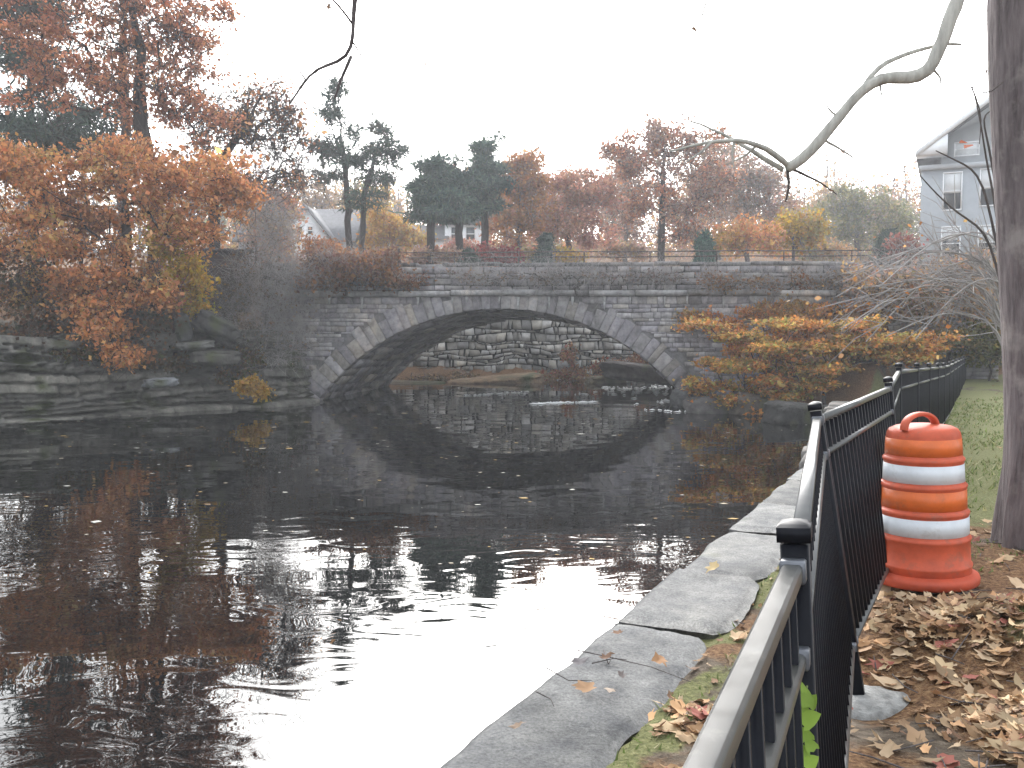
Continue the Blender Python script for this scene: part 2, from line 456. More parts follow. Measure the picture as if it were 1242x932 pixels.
def mat_ground():
    m, nt, out = new_mat('ground_soil')
    a = N(nt, 'ShaderNodeVertexColor', layer_name='Col')
    sp = N(nt, 'ShaderNodeSeparateColor'); nt.links.new(a.outputs['Color'], sp.inputs[0])
    tc = N(nt, 'ShaderNodeTexCoord')
    def noise(sc, det=8):
        n = N(nt, 'ShaderNodeTexNoise', i_Scale=sc, i_Detail=float(det), i_Roughness=0.7)
        nt.links.new(tc.outputs['Object'], n.inputs['Vector']); return n
    n1, n2, n3 = noise(14), noise(5), noise(38, 4)
    soil = ramp(nt, [(0.3, (0.045, 0.035, 0.028)), (0.5, (0.12, 0.095, 0.07)), (0.72, (0.23, 0.19, 0.15))]); nt.links.new(n1.outputs[0], soil.inputs[0])
    gr = ramp(nt, [(0.3, (0.09, 0.095, 0.04)), (0.55, (0.17, 0.175, 0.075)), (0.75, (0.28, 0.25, 0.13))]); nt.links.new(n3.outputs[0], gr.inputs[0])
    lf = ramp(nt, [(0.35, (0.07, 0.038, 0.022)), (0.5, (0.17, 0.095, 0.05)), (0.68, (0.30, 0.19, 0.10))]); nt.links.new(n3.outputs[0], lf.inputs[0])
    def mixf(mask, na, lo, hi, c1, c2):
        mt = N(nt, 'ShaderNodeMath', operation='MULTIPLY_ADD'); mt.inputs[1].default_value = 0.9
        nt.links.new(na.outputs[0], mt.inputs[0]); nt.links.new(mask, mt.inputs[2])
        r = ramp(nt, [(lo, (0, 0, 0)), (hi, (1, 1, 1))]); nt.links.new(mt.outputs[0], r.inputs[0])
        x = N(nt, 'ShaderNodeMixRGB'); nt.links.new(r.outputs[0], x.inputs[0]); nt.links.new(c1, x.inputs[1]); nt.links.new(c2, x.inputs[2])
        return x.outputs[0]
    c = mixf(sp.outputs[1], n2, 0.75, 0.95, soil.outputs[0], lf.outputs[0])
    c = mixf(sp.outputs[0], n1, 0.72, 0.92, c, gr.outputs[0])
    b = N(nt, 'ShaderNodeBump'); b.inputs['Distance'].default_value = 0.03
    nt.links.new(n3.outputs[0], b.inputs['Height'])
    p = N(nt, 'ShaderNodeBsdfPrincipled'); p.inputs['Roughness'].default_value = 0.95; p.inputs['Specular IOR Level'].default_value = 0.15
    nt.links.new(c, p.inputs['Base Color']); nt.links.new(b.outputs[0], p.inputs['Normal']); nt.links.new(p.outputs[0], out.inputs[0])
    return m

tag(mesh_obj('ground', np.stack([GX.ravel(), GY.ravel(), gz], 1), GQ, mat_ground(), col=gcol, smooth=True), 'leaf strewn river banks and lawn around the dark pool', 'ground', kind='structure')

# ------------------------------------------------------------------ water
def mat_water():
    m, nt, out = new_mat('river_water')
    tc = N(nt, 'ShaderNodeTexCoord')
    def noise(sc, det, rough=0.5, dist=0.0, scale=(1, 1, 1)):
        mp = N(nt, 'ShaderNodeMapping'); mp.inputs['Scale'].default_value = scale
        nt.links.new(tc.outputs['Object'], mp.inputs[0])
        n = N(nt, 'ShaderNodeTexNoise', i_Scale=sc, i_Detail=det, i_Roughness=rough, i_Distortion=dist)
        nt.links.new(mp.outputs[0], n.inputs['Vector']); return n
    big = noise(0.8, 1.0, 0.4, 0.6, (0.7, 1.0, 1))
    small = noise(2.3, 1.0, 0.45, 1.6, (0.6, 1.0, 1))
    patch = noise(0.22, 2.0)
    pr = ramp(nt, [(0.38, (0.12, 0.12, 0.12)), (0.6, (1, 1, 1))]); nt.links.new(patch.outputs[0], pr.inputs[0])
    mul = N(nt, 'ShaderNodeMath', operation='MULTIPLY'); nt.links.new(small.outputs[0], mul.inputs[0]); nt.links.new(pr.outputs[0], mul.inputs[1])
    sx = N(nt, 'ShaderNodeSeparateXYZ'); nt.links.new(tc.outputs['Object'], sx.inputs[0])
    cm = N(nt, 'ShaderNodeMapRange'); cm.inputs['From Min'].default_value = 7; cm.inputs['From Max'].default_value = 15; cm.inputs['To Min'].default_value = 1; cm.inputs['To Max'].default_value = .24
    nt.links.new(sx.outputs[1], cm.inputs['Value'])
    mul2 = N(nt, 'ShaderNodeMath', operation='MULTIPLY'); nt.links.new(mul.outputs[0], mul2.inputs[0]); nt.links.new(cm.outputs[0], mul2.inputs[1]); mul = mul2
    b1 = N(nt, 'ShaderNodeBump'); b1.inputs['Distance'].default_value = 0.012; b1.inputs['Strength'].default_value = 1.0
    nt.links.new(big.outputs[0], b1.inputs['Height'])
    b2 = N(nt, 'ShaderNodeBump'); b2.inputs['Distance'].default_value = 0.0095; b2.inputs['Strength'].default_value = 1.0
    nt.links.new(mul.outputs[0], b2.inputs['Height']); nt.links.new(b1.outputs[0], b2.inputs['Normal'])
    p = N(nt, 'ShaderNodeBsdfPrincipled')
    p.inputs['Base Color'].default_value = (0.006, 0.006, 0.006, 1)
    p.inputs['Roughness'].default_value = 0.012
    p.inputs['IOR'].default_value = 1.5
    nt.links.new(b2.outputs[0], p.inputs['Normal']); nt.links.new(p.outputs[0], out.inputs[0])
    return m

wx = axis([(-120, 121, 4)]); wy = axis([(-70, 61, 4)])
WX, WY = np.meshgrid(wx, wy); k_ = WX.shape[1]
ii = np.arange(WX.shape[0] - 1)[:, None] * k_ + np.arange(k_ - 1)[None, :]
tag(mesh_obj('river_water', np.stack([WX.ravel(), WY.ravel(), 0 * WX.ravel()], 1), np.stack([ii, ii + 1, ii + k_ + 1, ii + k_], -1).reshape(-1, 4), mat_water()),
    'dark still river pool mirroring trees and sky', 'river', kind='structure')

# ------------------------------------------------------------------ leaves and trees
def leaf_cards(mb, P, size, cols, flat=0.0, elong=1.5, jit=0.25, droop=0.0, wid=0.4):
    """one folded leaf (two triangles each side of a fold would be too heavy): a kite of four points, randomly turned"""
    n = len(P)
    a = rng.normal(size=(n, 3)); a[:, 2] *= (1 - flat); a[:, 2] -= droop; a /= np.linalg.norm(a, axis=1)[:, None]
    b = rng.normal(size=(n, 3)); b[:, 2] *= (1 - flat)
    b -= (b * a).sum(1)[:, None] * a; b /= np.linalg.norm(b, axis=1)[:, None] + 1e-9
    c = np.cross(a, b)
    s = size * np.exp(rng.normal(0, jit, n))[:, None]
    V = np.stack([P, P + a * s * 0.55 * elong / 1.5 + b * s * wid + c * s * 0.1, P + a * s * elong * 0.75, P + a * s * 0.45 * elong / 1.5 - b * s * wid + c * s * 0.1], 1).reshape(-1, 3)
    Q = np.arange(4 * n).reshape(n, 4)
    mb.add(V, Q=Q, c=np.repeat(cols, 4, 0))

def pick_cols(pal, P, n, seed, patch=1.2, jit=0.22):
    """a leaf's own colour: patches of palette entries plus leaf to leaf variation"""
    pal = np.asarray(pal, float)
    t = fbm(P / patch, seed, 2) + rng.normal(0, 0.12, n)
    t = np.clip((t - 0.22) / 0.56, 0, 0.999)
    c = pal[(t * len(pal)).astype(int)]
    return np.clip(c * np.exp(rng.normal(0, jit, n))[:, None] * (1 + rng.normal(0, 0.06, (n, 3))), 0.003, 0.95)

def skeleton(trunk, attr, step=0.5, wob=0.12, up=0.12, tip=0.012, gam=2.4, pen=0.4):
    """branches: every attractor is joined to the nearest limb; thickness follows what a limb carries"""
    nodes = [np.asarray(p, float) for p in trunk]; par = [-1] + list(range(len(trunk) - 1))
    lines = [list(range(len(trunk)))]
    base = np.asarray(trunk[0])
    A = np.asarray(attr, float)
    ax = np.asarray(trunk)
    dist = np.min(np.linalg.norm(A[:, None] - ax[None], axis=2), axis=1)
    for k in np.argsort(dist):
        a = A[k]
        ND = np.asarray(nodes)
        d = np.linalg.norm(ND - a, axis=1) + pen * np.maximum(0, ND[:, 2] - a[2] + 0.3)
        d[:max(1, len(trunk) // 3)] += 2.0
        j = int(np.argmin(d)); p = ND[j]
        L = np.linalg.norm(a - p)
        m = max(2, min(7, int(L / step) + 1))
        side = rng.normal(size=3) * wob * L
        ids = [j]
        for q in range(1, m + 1):
            t = q / m
            pt = p + (a - p) * t + side * math.sin(t * math.pi) + np.array([0, 0, up * L]) * math.sin(t * math.pi) + rng.normal(size=3) * 0.03 * L * (t < 1)
            nodes.append(pt); par.append(ids[-1]); ids.append(len(nodes) - 1)
        lines.append(ids)
    n = len(nodes)
    acc = np.zeros(n)
    kids = np.zeros(n)
    for p in par:
        if p >= 0: kids[p] += 1
    for i in range(n - 1, -1, -1):
        if kids[i] == 0: acc[i] = tip ** gam
        if par[i] >= 0: acc[par[i]] += acc[i]
    # trunk children come first in the list, handled because parents always precede children
    return np.asarray(nodes), acc ** (1 / gam), lines

def ell_points(ells, Y, ry, n, shell=0.5):
    """points through a crown given as ellipses (u, v, ru, rv) seen at depth Y, real depth ry"""
    w = np.array([e[2] * e[3] for e in ells], float); w /= w.sum()
    out = []
    for e, c in zip(ells, rng.multinomial(n, w)):
        p = rng.normal(size=(c, 3)); p /= np.linalg.norm(p, axis=1)[:, None]
        r = rng.random(c) ** shell
        p *= r[:, None]
        c0 = at(e[0], e[1], Y + (e[4] if len(e) > 4 else 0.0))
        k = Y / FPX
        dep = min(ry, max(e[2], e[3]) * k * 1.1)
        out.append(c0 + p * np.array([e[2] * k, dep, e[3] * k]))
    return np.vstack(out)

TREES = []
def tree(name, label, cat, Y, trunk_px, ells, ry, ncl, nleaf, leaf, pal, rcl=0.5, bark='bark_dark', seed=1, group=None, tip=0.012, trunk_r=None,
         leafmat='leaf', flat=0.0, twigs=0, twig_len=0.6, elong=1.5, root=True, patch=1.2, clz=0.7, droop=0.0, crown='crown', base_z=None, twigmat=None, twig_r=0.006, up=0.12, jit=0.22, frac=.62):
    if leafmat == 'needle': nleaf, leaf, wid = int(nleaf * 2.2), leaf * 1.0, .13
    else: nleaf, leaf, wid = int(nleaf * 1.75), leaf * .8, .4
    tp = [at(u, v, Y + (rest[0] if rest else 0)) for (u, v, *rest) in trunk_px]
    if root:
        gz_ = Hs(tp[0][0], tp[0][1]) if base_z is None else base_z
        first = tp[0].copy(); first[2] = gz_ - 0.15
        if tp[0][2] - first[2] > 0.3: tp = [first] + tp
        else: tp[0][2] = gz_ - 0.15
    # smooth trunk
    fine = []
    for a, b in zip(tp[:-1], tp[1:]):
        m = max(2, int(np.linalg.norm(b - a) / 0.6))
        for q in range(m): fine.append(a + (b - a) * q / m)
    fine.append(tp[-1])
    fine = np.array(fine); fine[1:-1] += rng.normal(size=(len(fine) - 2, 3)) * 0.04
    cl = ell_points(ells, Y, ry, ncl)
    nodes, R, lines = skeleton(fine, cl, tip=tip, up=up)
    if trunk_r:
        sc = trunk_r / R[1]
        R = np.where(R > tip * 1.5, np.maximum(R * sc, tip), R) if sc < 1 else R * (1 + (sc - 1) * sstep(tip * 2, R[1], R))
    root_o = thing(name, fine[0] + np.array([0, 0, 0.15]), label, cat, group)
    mb = MB()
    for k, ids in enumerate(lines):
        r = R[ids].copy()
        if k: r[0] = min(r[0], r[1] * 1.25)
        else: r[0] *= 1.35
        big = r.max()
        mb.tube(nodes[ids], r, 9 if big > 0.12 else (5 if big > 0.03 else 3), cap=(k == 0))
    tk = mb.build('trunk', M[bark], root_o, smooth=True)
    mb2 = MB(); has = False
    if twigs:
        tw = MB()
        c0 = cl[rng.integers(0, len(cl), twigs)] + rng.normal(size=(twigs, 3)) * rcl * 0.25
        for q in range(twigs):
            d = rng.normal(size=3) + (cl[rng.integers(0, len(cl))] - fine[-1]) * 0.05 + np.array([0, 0, 0.35 - droop]); d /= np.linalg.norm(d)
            L = twig_len * (0.5 + rng.random())
            p1 = c0[q] + d * L * 0.5 + rng.normal(size=3) * L * 0.08
            p2 = c0[q] + d * L + rng.normal(size=3) * L * 0.18
            tw.tube([c0[q], p1, p2], [twig_r, twig_r * 0.8, twig_r * 0.45], 3, cap=False)
        tw.build('twigs', M[twigmat or 'twig'], root_o)
    if nleaf:
        kc = rng.permutation(len(cl))[:max(6, int(len(cl) * frac))]; wk = .25 + rng.random(len(kc)) ** 1.5; k = kc[rng.choice(len(kc), nleaf, p=wk / wk.sum())]
        P = cl[k] + rng.normal(size=(nleaf, 3)) * np.array([rcl, rcl, rcl * clz]) * 0.6
        leaf_cards(mb2, P, leaf, pick_cols(pal, P, nleaf, seed, patch, jit), flat, elong, droop=droop, wid=wid)
        mb2.build(crown, M[leafmat], root_o)
    TREES.append(root_o)
    return root_o

ORANGE = [(0.31, 0.14, 0.06), (0.53, 0.225, 0.085), (0.64, 0.30, 0.12), (0.57, 0.255, 0.095), (0.67, 0.39, 0.17), (0.52, 0.33, 0.11)]
RUST = [(0.30, 0.13, 0.08), (0.47, 0.19, 0.095), (0.56, 0.26, 0.13), (0.40, 0.19, 0.11)]
RED = [(0.38, 0.19, 0.15), (0.50, 0.245, 0.18), (0.55, 0.29, 0.19), (0.45, 0.27, 0.19)]
MAUVE = [(0.29, 0.185, 0.15), (0.38, 0.24, 0.18), (0.43, 0.25, 0.16), (0.33, 0.24, 0.19)]
YELLOW = [(0.42, 0.27, 0.03), (0.55, 0.38, 0.05), (0.48, 0.26, 0.04), (0.36, 0.28, 0.06)]
OLIVE = [(0.18, 0.19, 0.09), (0.24, 0.23, 0.11), (0.32, 0.28, 0.12), (0.22, 0.22, 0.13)]
TAN = [(0.38, 0.25, 0.13), (0.47, 0.30, 0.15), (0.34, 0.24, 0.14), (0.50, 0.28, 0.12)]
GREEN = [(0.035, 0.06, 0.05), (0.05, 0.085, 0.065), (0.07, 0.11, 0.075), (0.045, 0.08, 0.068)]

# ------------------------------------------------------------------ stonework
def masonry(mb, mapf, u0, u1, rows, wmin, wmax, keep=None, amp=0.05, gap=0.012, prot=(0.02, 0.08), pal=None, depth=0.15, seed=0, jit=0.22, ends=None):
    """courses of separate stones; rows = course heights as a list of z boundaries; mapf(u, w, z) -> xyz, w<0 is proud of the wall"""
    r = np.random.default_rng(seed)
    pal = np.asarray(pal, float)
    def zb(i, u):
        return rows[i] + (amp * (vnoise(np.array([[u * 0.9, i * 3.7]]), seed)[0] - 0.5) * 2 if 0 < i < len(rows) - 1 else 0)
    for i in range(len(rows) - 1):
        u = u0 - r.random() * wmax
        while u < u1:
            w = wmin + (wmax - wmin) * r.random() ** 1.5
            a, b = max(u, u0), min(u + w, u1)
            u += w
            if b - a < 0.08: continue
            zm = (rows[i] + rows[i + 1]) / 2
            if keep and not keep((a + b) / 2, zm, a, b): continue
            g = gap * (0.6 + r.random())
            p = prot[0] + (prot[1] - prot[0]) * r.random()
            j = lambda s: (r.random() - 0.5) * s
            sl = amp * 0.7
            q = [(a + g + j(sl), zb(i, a) + g), (b - g + j(sl), zb(i, b) + g), (b - g + j(sl), zb(i + 1, b) - g), (a + g + j(sl), zb(i + 1, a) - g)]
            cu = sum(x for x, _ in q) / 4; cz = sum(z for _, z in q) / 4
            ins = min(0.18, 0.02 / max(0.05, (b - a)) + 0.05)
            bk = [mapf(x, depth, z) for x, z in q]
            md = [mapf(x, -p * 0.35, z) for x, z in q]
            fr = [mapf(x + (cu - x) * ins, -p + j(0.025), z + (cz - z) * (ins + 0.05)) for x, z in q]
            V = np.array(bk + md + fr)
            F = []
            for o in (0, 4):
                F += [[o + t, o + (t + 1) % 4, o + 4 + (t + 1) % 4, o + 4 + t] for t in range(4)]
            F.append([8, 9, 10, 11])
            c = pal[r.integers(len(pal))] * np.exp(r.normal(0, jit))
            mb.add(V, Q=F, c=c)

def courses(z0, z1, lo, hi, seed):
    r = np.random.default_rng(seed); z = [z0]
    while z[-1] < z1 - lo: z.append(z[-1] + lo + (hi - lo) * r.random())
    z[-1] = z1
    return z

BO = at(607, 375, 32.0)[:2]
_th = math.radians(4)
UD = np.array([math.cos(_th), -math.sin(_th)]); WD = np.array([0.15, 0.9887])
BW = 8.0
RAD, CROWN = 8.2, 3.29
ZC = CROWN - RAD
def B(u, w, z):
    return np.array([BO[0] + UD[0] * u + WD[0] * w, BO[1] + UD[1] * u + WD[1] * w, z])
def Bz(u, w, z):  # the vault drops a little towards the far side
    return B(u, w, z - 0.30 * max(0, w) / BW)

GREY = [(0.37, 0.355, 0.38), (0.41, 0.395, 0.405), (0.31, 0.295, 0.315), (0.39, 0.365, 0.34), (0.34, 0.325, 0.35), (0.43, 0.415, 0.42)]
WARM = [(0.34, 0.32, 0.28), (0.40, 0.38, 0.35), (0.26, 0.25, 0.23), (0.45, 0.44, 0.42), (0.36, 0.355, 0.345)]

bridge = thing('stone_bridge', B(0, 0, 0), 'weathered grey stone arch bridge spanning the dark river', 'bridge')
RO = RAD + 0.82
def above_ring(u, z, a, b):
    return (abs(u) > RO) or z > ZC + math.sqrt(max(0, RO * RO - min(abs(a), abs(b), abs(u)) ** 2)) - 0.10 and z > ZC + math.sqrt(max(0, RO * RO - u * u)) - 0.02
mb = MB()
masonry(mb, B, -8.6, 17.0, courses(-0.5, 3.72, 0.09, 0.21, 3), 0.2, 0.65, above_ring, 0.03, 0.006, (0.01, 0.055), GREY, 0.2, 11, jit=.16)
spandrel = mb.build('spandrel_wall', M['stone'], bridge); sub(spandrel)
# mortar core behind the facing stones, with the arch cut out, front and back faces and ends
mb = MB()
us = np.concatenate([np.linspace(-8.6, -6.75, 5), np.linspace(-6.6, 6.6, 61), np.linspace(6.75, 17, 10)])
def zin(u):
    return max(-1.2, ZC + math.sqrt(RAD * RAD + 0.1 - u * u) + 0.12) if abs(u) < 6.66 else -1.2
for w, flip in ((0.04, 0), (BW - 0.04, 1)):
    f = Bz if flip else B
    V = np.array([f(u, w, zin(u)) for u in us] + [B(u, w, 3.74) for u in us]); n = len(us)
    Q = [[i, i + 1, n + i + 1, n + i] for i in range(n - 1)]
    mb.add(V, Q=Q, c=(0.21, 0.205, 0.21))
mb.box8([B(-8.6, .04, -1.2), B(-8.59, .04, -1.2), B(-8.59, BW, -1.2), B(-8.6, BW, -1.2), B(-8.6, .04, 3.74), B(-8.59, .04, 3.74), B(-8.59, BW, 3.74), B(-8.6, BW, 3.74)], c=(0.1, 0.1, 0.1))
mb.build('wall_core', M['stone'], bridge)
# voussoirs
mb = MB(); r = np.random.default_rng(5)
amax = math.acos((-0.4 - ZC) / RAD); nv = 50
ang = np.linspace(-amax, amax, nv + 1) + np.concatenate([[0], r.normal(0, 0.004, nv - 1), [0]])
for a0, a1 in zip(ang[:-1], ang[1:]):
    ro = RO - .08 + r.normal(0, 0.10); g = 0.0006
    p = 0.012 + r.random() * 0.035
    q = [(a0 + g, RAD + r.random() * .03), (a1 - g, RAD + r.random() * .03), (a1 - g, ro), (a0 + g, ro)]
    def pt(a, rr, w): return B(rr * math.sin(a), w, ZC + rr * math.cos(a))
    am, rm = (a0 + a1) / 2, (RAD + ro) / 2
    fr = [pt(a + (am - a) * .12, rr + (rm - rr) * .05, -p + r.normal(0, .012)) for a, rr in q]
    mb.add([pt(a, rr, 0.5) for a, rr in q] + [pt(a, rr, -p * .4) for a, rr in q] + fr,
           Q=[[o + t, o + (t + 1) % 4, o + 4 + (t + 1) % 4, o + 4 + t] for o in (0, 4) for t in range(4)] + [[8, 9, 10, 11]],
           c=np.array(GREY[r.integers(len(GREY))]) * .86 * math.exp(r.normal(0, .13)))
mb.build('arch_ring', M['stone'], bridge)
# vault soffit: long stones laid along the barrel
mb = MB()
av = np.linspace(-amax, amax, 40)
for a0, a1 in zip(av[:-1], av[1:]):
    w = 0.45
    while w < BW:
        L = 0.5 + r.random() * 0.9; w1 = min(BW, w + L); g = .012
        rr = RAD + r.normal(0, 0.035); am = (a0 + a1) / 2
        def pt(a, q, ww): return Bz(q * math.sin(a), ww, ZC + q * math.cos(a))
        da = (a1 - a0) * .04
        mb.add([pt(a0 + da, rr + .3, w + g), pt(a1 - da, rr + .3, w + g), pt(a1 - da, rr + .3, w1 - g), pt(a0 + da, rr + .3, w1 - g),
                pt(a0 + da, rr, w + g), pt(a1 - da, rr, w + g), pt(a1 - da, rr + r.normal(0, .02), w1 - g), pt(a0 + da, rr, w1 - g)],
               Q=[[4, 5, 6, 7], [0, 1, 5, 4], [1, 2, 6, 5], [2, 3, 7, 6], [3, 0, 4, 7]], c=np.array(GREY[r.integers(len(GREY))]) * .85 * math.exp(r.normal(0, .2)))
        w = w1
n = len(av); V = [Bz((RAD + .16) * math.sin(a), w, ZC + (RAD + .16) * math.cos(a)) for w in (.2, BW) for a in av]
mb.add(V, Q=[[i, i + 1, n + i + 1, n + i] for i in range(n - 1)], c=(.08, .08, .08))
mb.build('vault', M['stone'], bridge)
# string course of long slabs with rounded nose
mb = MB(); u = -8.6
while u < 13.5:
    L = 1.1 + r.random() * .9; e = min(u + L, 13.5)
    dz = r.normal(0, .012); c = np.array((.42, .415, .42)) * math.exp(r.normal(0, .14)); g = .008
    prof = [(.2, 3.73), (-.16, 3.75), (-.23, 3.80), (-.24, 3.88), (-.19, 3.94), (.3, 3.97)]
    dp = r.normal(0, .015)
    V = [B(u + g, w + (dp if w < .1 else 0), z + dz) for w, z in prof] + [B(e - g, w + (dp if w < .1 else 0), z + dz) for w, z in prof]
    k = len(prof)
    mb.add(V, Q=[[i, i + 1, k + i + 1, k + i] for i in range(k - 1)] + [[0, 1, 2, 3], [0, 3, 4, 5], [k + 3, k + 2, k + 1, k], [k + 5, k + 4, k + 3, k]], c=c)
    u = e
mb.build('string_course', M['stone'], bridge)
# parapet: rough rubble, both sides, with flat cap stones
for w0, nm in ((0.12, 'parapet'), (BW - 0.5, 'parapet')):
    mb = MB()
    mapf = (lambda u, w, z, w0=w0: B(u, w0 + w, z))
    masonry(mb, mapf, -8.6, 15.0, courses(3.95, 4.78, .12, .26, 8), .22, .7, None, .05, .012, (.02, .10), [(0.32, .305, .325), (.37, .35, .37), (.28, .265, .28), (.40, .385, .385)], .12, 23)
    mb.box8([B(u, w0 + w, z) for z in (3.9, 4.77) for u, w in ((-8.6, .03), (15, .03), (15, .42), (-8.6, .42))], c=(.12, .118, .12))
    mb.build(nm, M['stone'], bridge)
    mb = MB(); u = -8.6
    while u < 15:
        e = min(15, u + .7 + r.random() * .8); dz = r.normal(0, .02)
        mb.box8([B(x, w0 + w, z + dz) for z in (4.79, 4.91) for x, w in ((u + .01, -.07), (e - .01, -.07), (e - .01, .47), (u + .01, .47))], c=np.array((.22, .215, .22)) * math.exp(r.normal(0, .2)))
        u = e
    mb.build('parapet_cap', M['stone'], bridge)
mb = MB()
mb.box8([B(u, w, z) for z in (3.75, 3.93) for u, w in ((-8.6, .5), (17, .5), (17, BW - .5), (-8.6, BW - .5))], c=(.06, .06, .06))
mb.build('roadway', M['stone'], bridge)
# metal hand rail along the far parapet edge
mb = MB()
for z in (5.12, 5.3):
    mb.tube([B(u, .35, z + .01 * math.sin(u)) for u in np.linspace(-4.0, 14.5, 20)], [.022] * 20, 6)
for u in np.arange(-4, 14.6, 2.3):
    mb.tube([B(u, .35, 4.9), B(u, .35, 5.31)], [.022, .022], 6)
mb.build('hand_rail', M['twig_dark'], bridge)
# pale lime streaks under the string course
for k, px in enumerate((395, 437, 508, 551, 566, 607, 629, 668, 693, 731, 762, 803, 830, 872, 908, 945)):
    u = (px - 607) * 32 / FPX + r.normal(0, .03); L = .18 + r.random() * .3
    mb = MB(); w_ = .025 + .02 * r.random()
    V = []
    for z, q in ((3.72, 1.3), (3.72 - L * .5, .9), (3.72 - L, .25)):
        V += [B(u - w_ * q, -.095, z), B(u + w_ * q, -.095, z), B(u + w_ * q, -.02, z), B(u - w_ * q, -.02, z)]
    mb.add(V, Q=[[0, 1, 5, 4], [1, 2, 6, 5], [3, 0, 4, 7], [4, 5, 9, 8], [5, 6, 10, 9], [7, 4, 8, 11], [8, 9, 10, 11]])
    mb.build('lime_streak', M['lime'], bridge)

# retaining wall of big rubble seen through the arch
rw = thing('rubble_wall', (0, 46.5, 0), 'pale dry stone retaining wall seen through the bridge arch', 'wall')
mb = MB()
RWf = lambda u, w, z: np.array([u, 46.6 + w + .05 * (z) + .08 * (u + 8) * 0, z])
masonry(mb, RWf, -11, 8.5, courses(-.4, 4.5, .15, .34, 31), .18, .6, None, .2, .018, (.03, .24), WARM, .3, 41, jit=.3)
mb.box8([RWf(u, w, z) for z in (-.8, 4.5) for u, w in ((-11, .05), (8.5, .05), (8.5, 1.2), (-11, 1.2))], c=(.035, .033, .03))
mb.build('stone_face', M['rubble'], rw)

# ------------------------------------------------------------------ left cliff of layered rock
pl = np.array([(-30, 13.0), (-24, 18), (-14.5, 25.7), (-7.6, 31.4), (-7.2, 32.4)])
seg = np.concatenate([[0], np.cumsum(np.linalg.norm(np.diff(pl, axis=0), axis=1))])
ns, nz_ = 360, 74
s = np.linspace(0, seg[-1], ns)
bx, by = np.interp(s, seg, pl[:, 0]), np.interp(s, seg, pl[:, 1])
nrm = np.array([0.64, -0.77])
rl = np.random.default_rng(12)
lay_z = np.concatenate([[-1.0], -0.7 + np.cumsum(0.07 + 0.30 * rl.random(26) ** 1.8)])
lay_o = rl.normal(0, 0.2, len(lay_z) + 2); lay_o[:3] = (-.5, -.35, 0.1)
V, C = [], []
zt = 2.0 + 0.7 * fbm(np.stack([s * .3, 0 * s], 1), 5) + .25 * sstep(10, 30, s)
for j in range(nz_):
    if j < 60:
        z = -0.8 + (zt + 0.8) * j / 59
        zz = z - 0.035 * (s - 15) + 0.75 * (fbm(np.stack([s * .22, z * .3 + 0 * s + 1], 1), 8) - .5)
        li = np.searchsorted(lay_z, zz)
        t = (zz - lay_z[np.clip(li - 1, 0, len(lay_z) - 1)]) / 0.3
        o = lay_o[np.clip(li, 0, len(lay_o) - 1)] + 0.55 * (fbm(np.stack([s * .8 + li * 7.3, li * 3.1 + 0 * s], 1), 15) - .5) * 1.3
        crack = -0.28 * (np.clip(t, 0, 1) < 0.16)
        blocky = 0.42 * (vnoise(np.stack([np.floor(s * 1.1 + li * .37) * 5.1, li * 1.7], 1), 44) - .5)
        joint = -0.22 * (np.abs(((s * 1.1 + li * .37) % 1.0)) < .07)
        o = o + crack + blocky + joint + .45 - 0.42 * np.clip(z, 0, 5) + 0.1 * (fbm(np.stack([s * 3, z * 5 + 0 * s], 1), 3) - .5)
        V.append(np.stack([bx + nrm[0] * o, by + nrm[1] * o, z], 1))
        tint = vnoise(np.stack([li * 2.3, s * .25], 1), 71)[:, None]
        c = np.array([(.17, .165, .15)]) * (0.6 + .9 * vnoise(np.stack([s * .9 + li * 5, li * 4.1], 1), 61))[:, None] * (1 - tint * .25 * np.array([[0, .1, .3]]))
        C.append(c)
        olast = o
    else:
        q = (j - 59) * 0.28
        o = olast - q - .1
        x, y = bx + nrm[0] * o, by + nrm[1] * o
        hz = H(x, y)
        z = zt + (hz + .05 - zt) * sstep(0, 2.8, q) + .12 * (fbm(np.stack([s * 2, q * 2 + 0 * s], 1), 9) - .5)
        V.append(np.stack([x, y, z], 1)); C.append(np.tile(np.array([(.10, .085, .06)]), (ns, 1)))
ii = np.arange(nz_ - 1)[:, None] * ns + np.arange(ns - 1)[None, :]
tag(mesh_obj('cliff', np.vstack(V), np.stack([ii, ii + 1, ii + ns + 1, ii + ns], -1).reshape(-1, 4), M['cliff'], col=np.vstack(C)),
    'layered grey rock ledges along the left river bank', 'cliff', kind='structure')

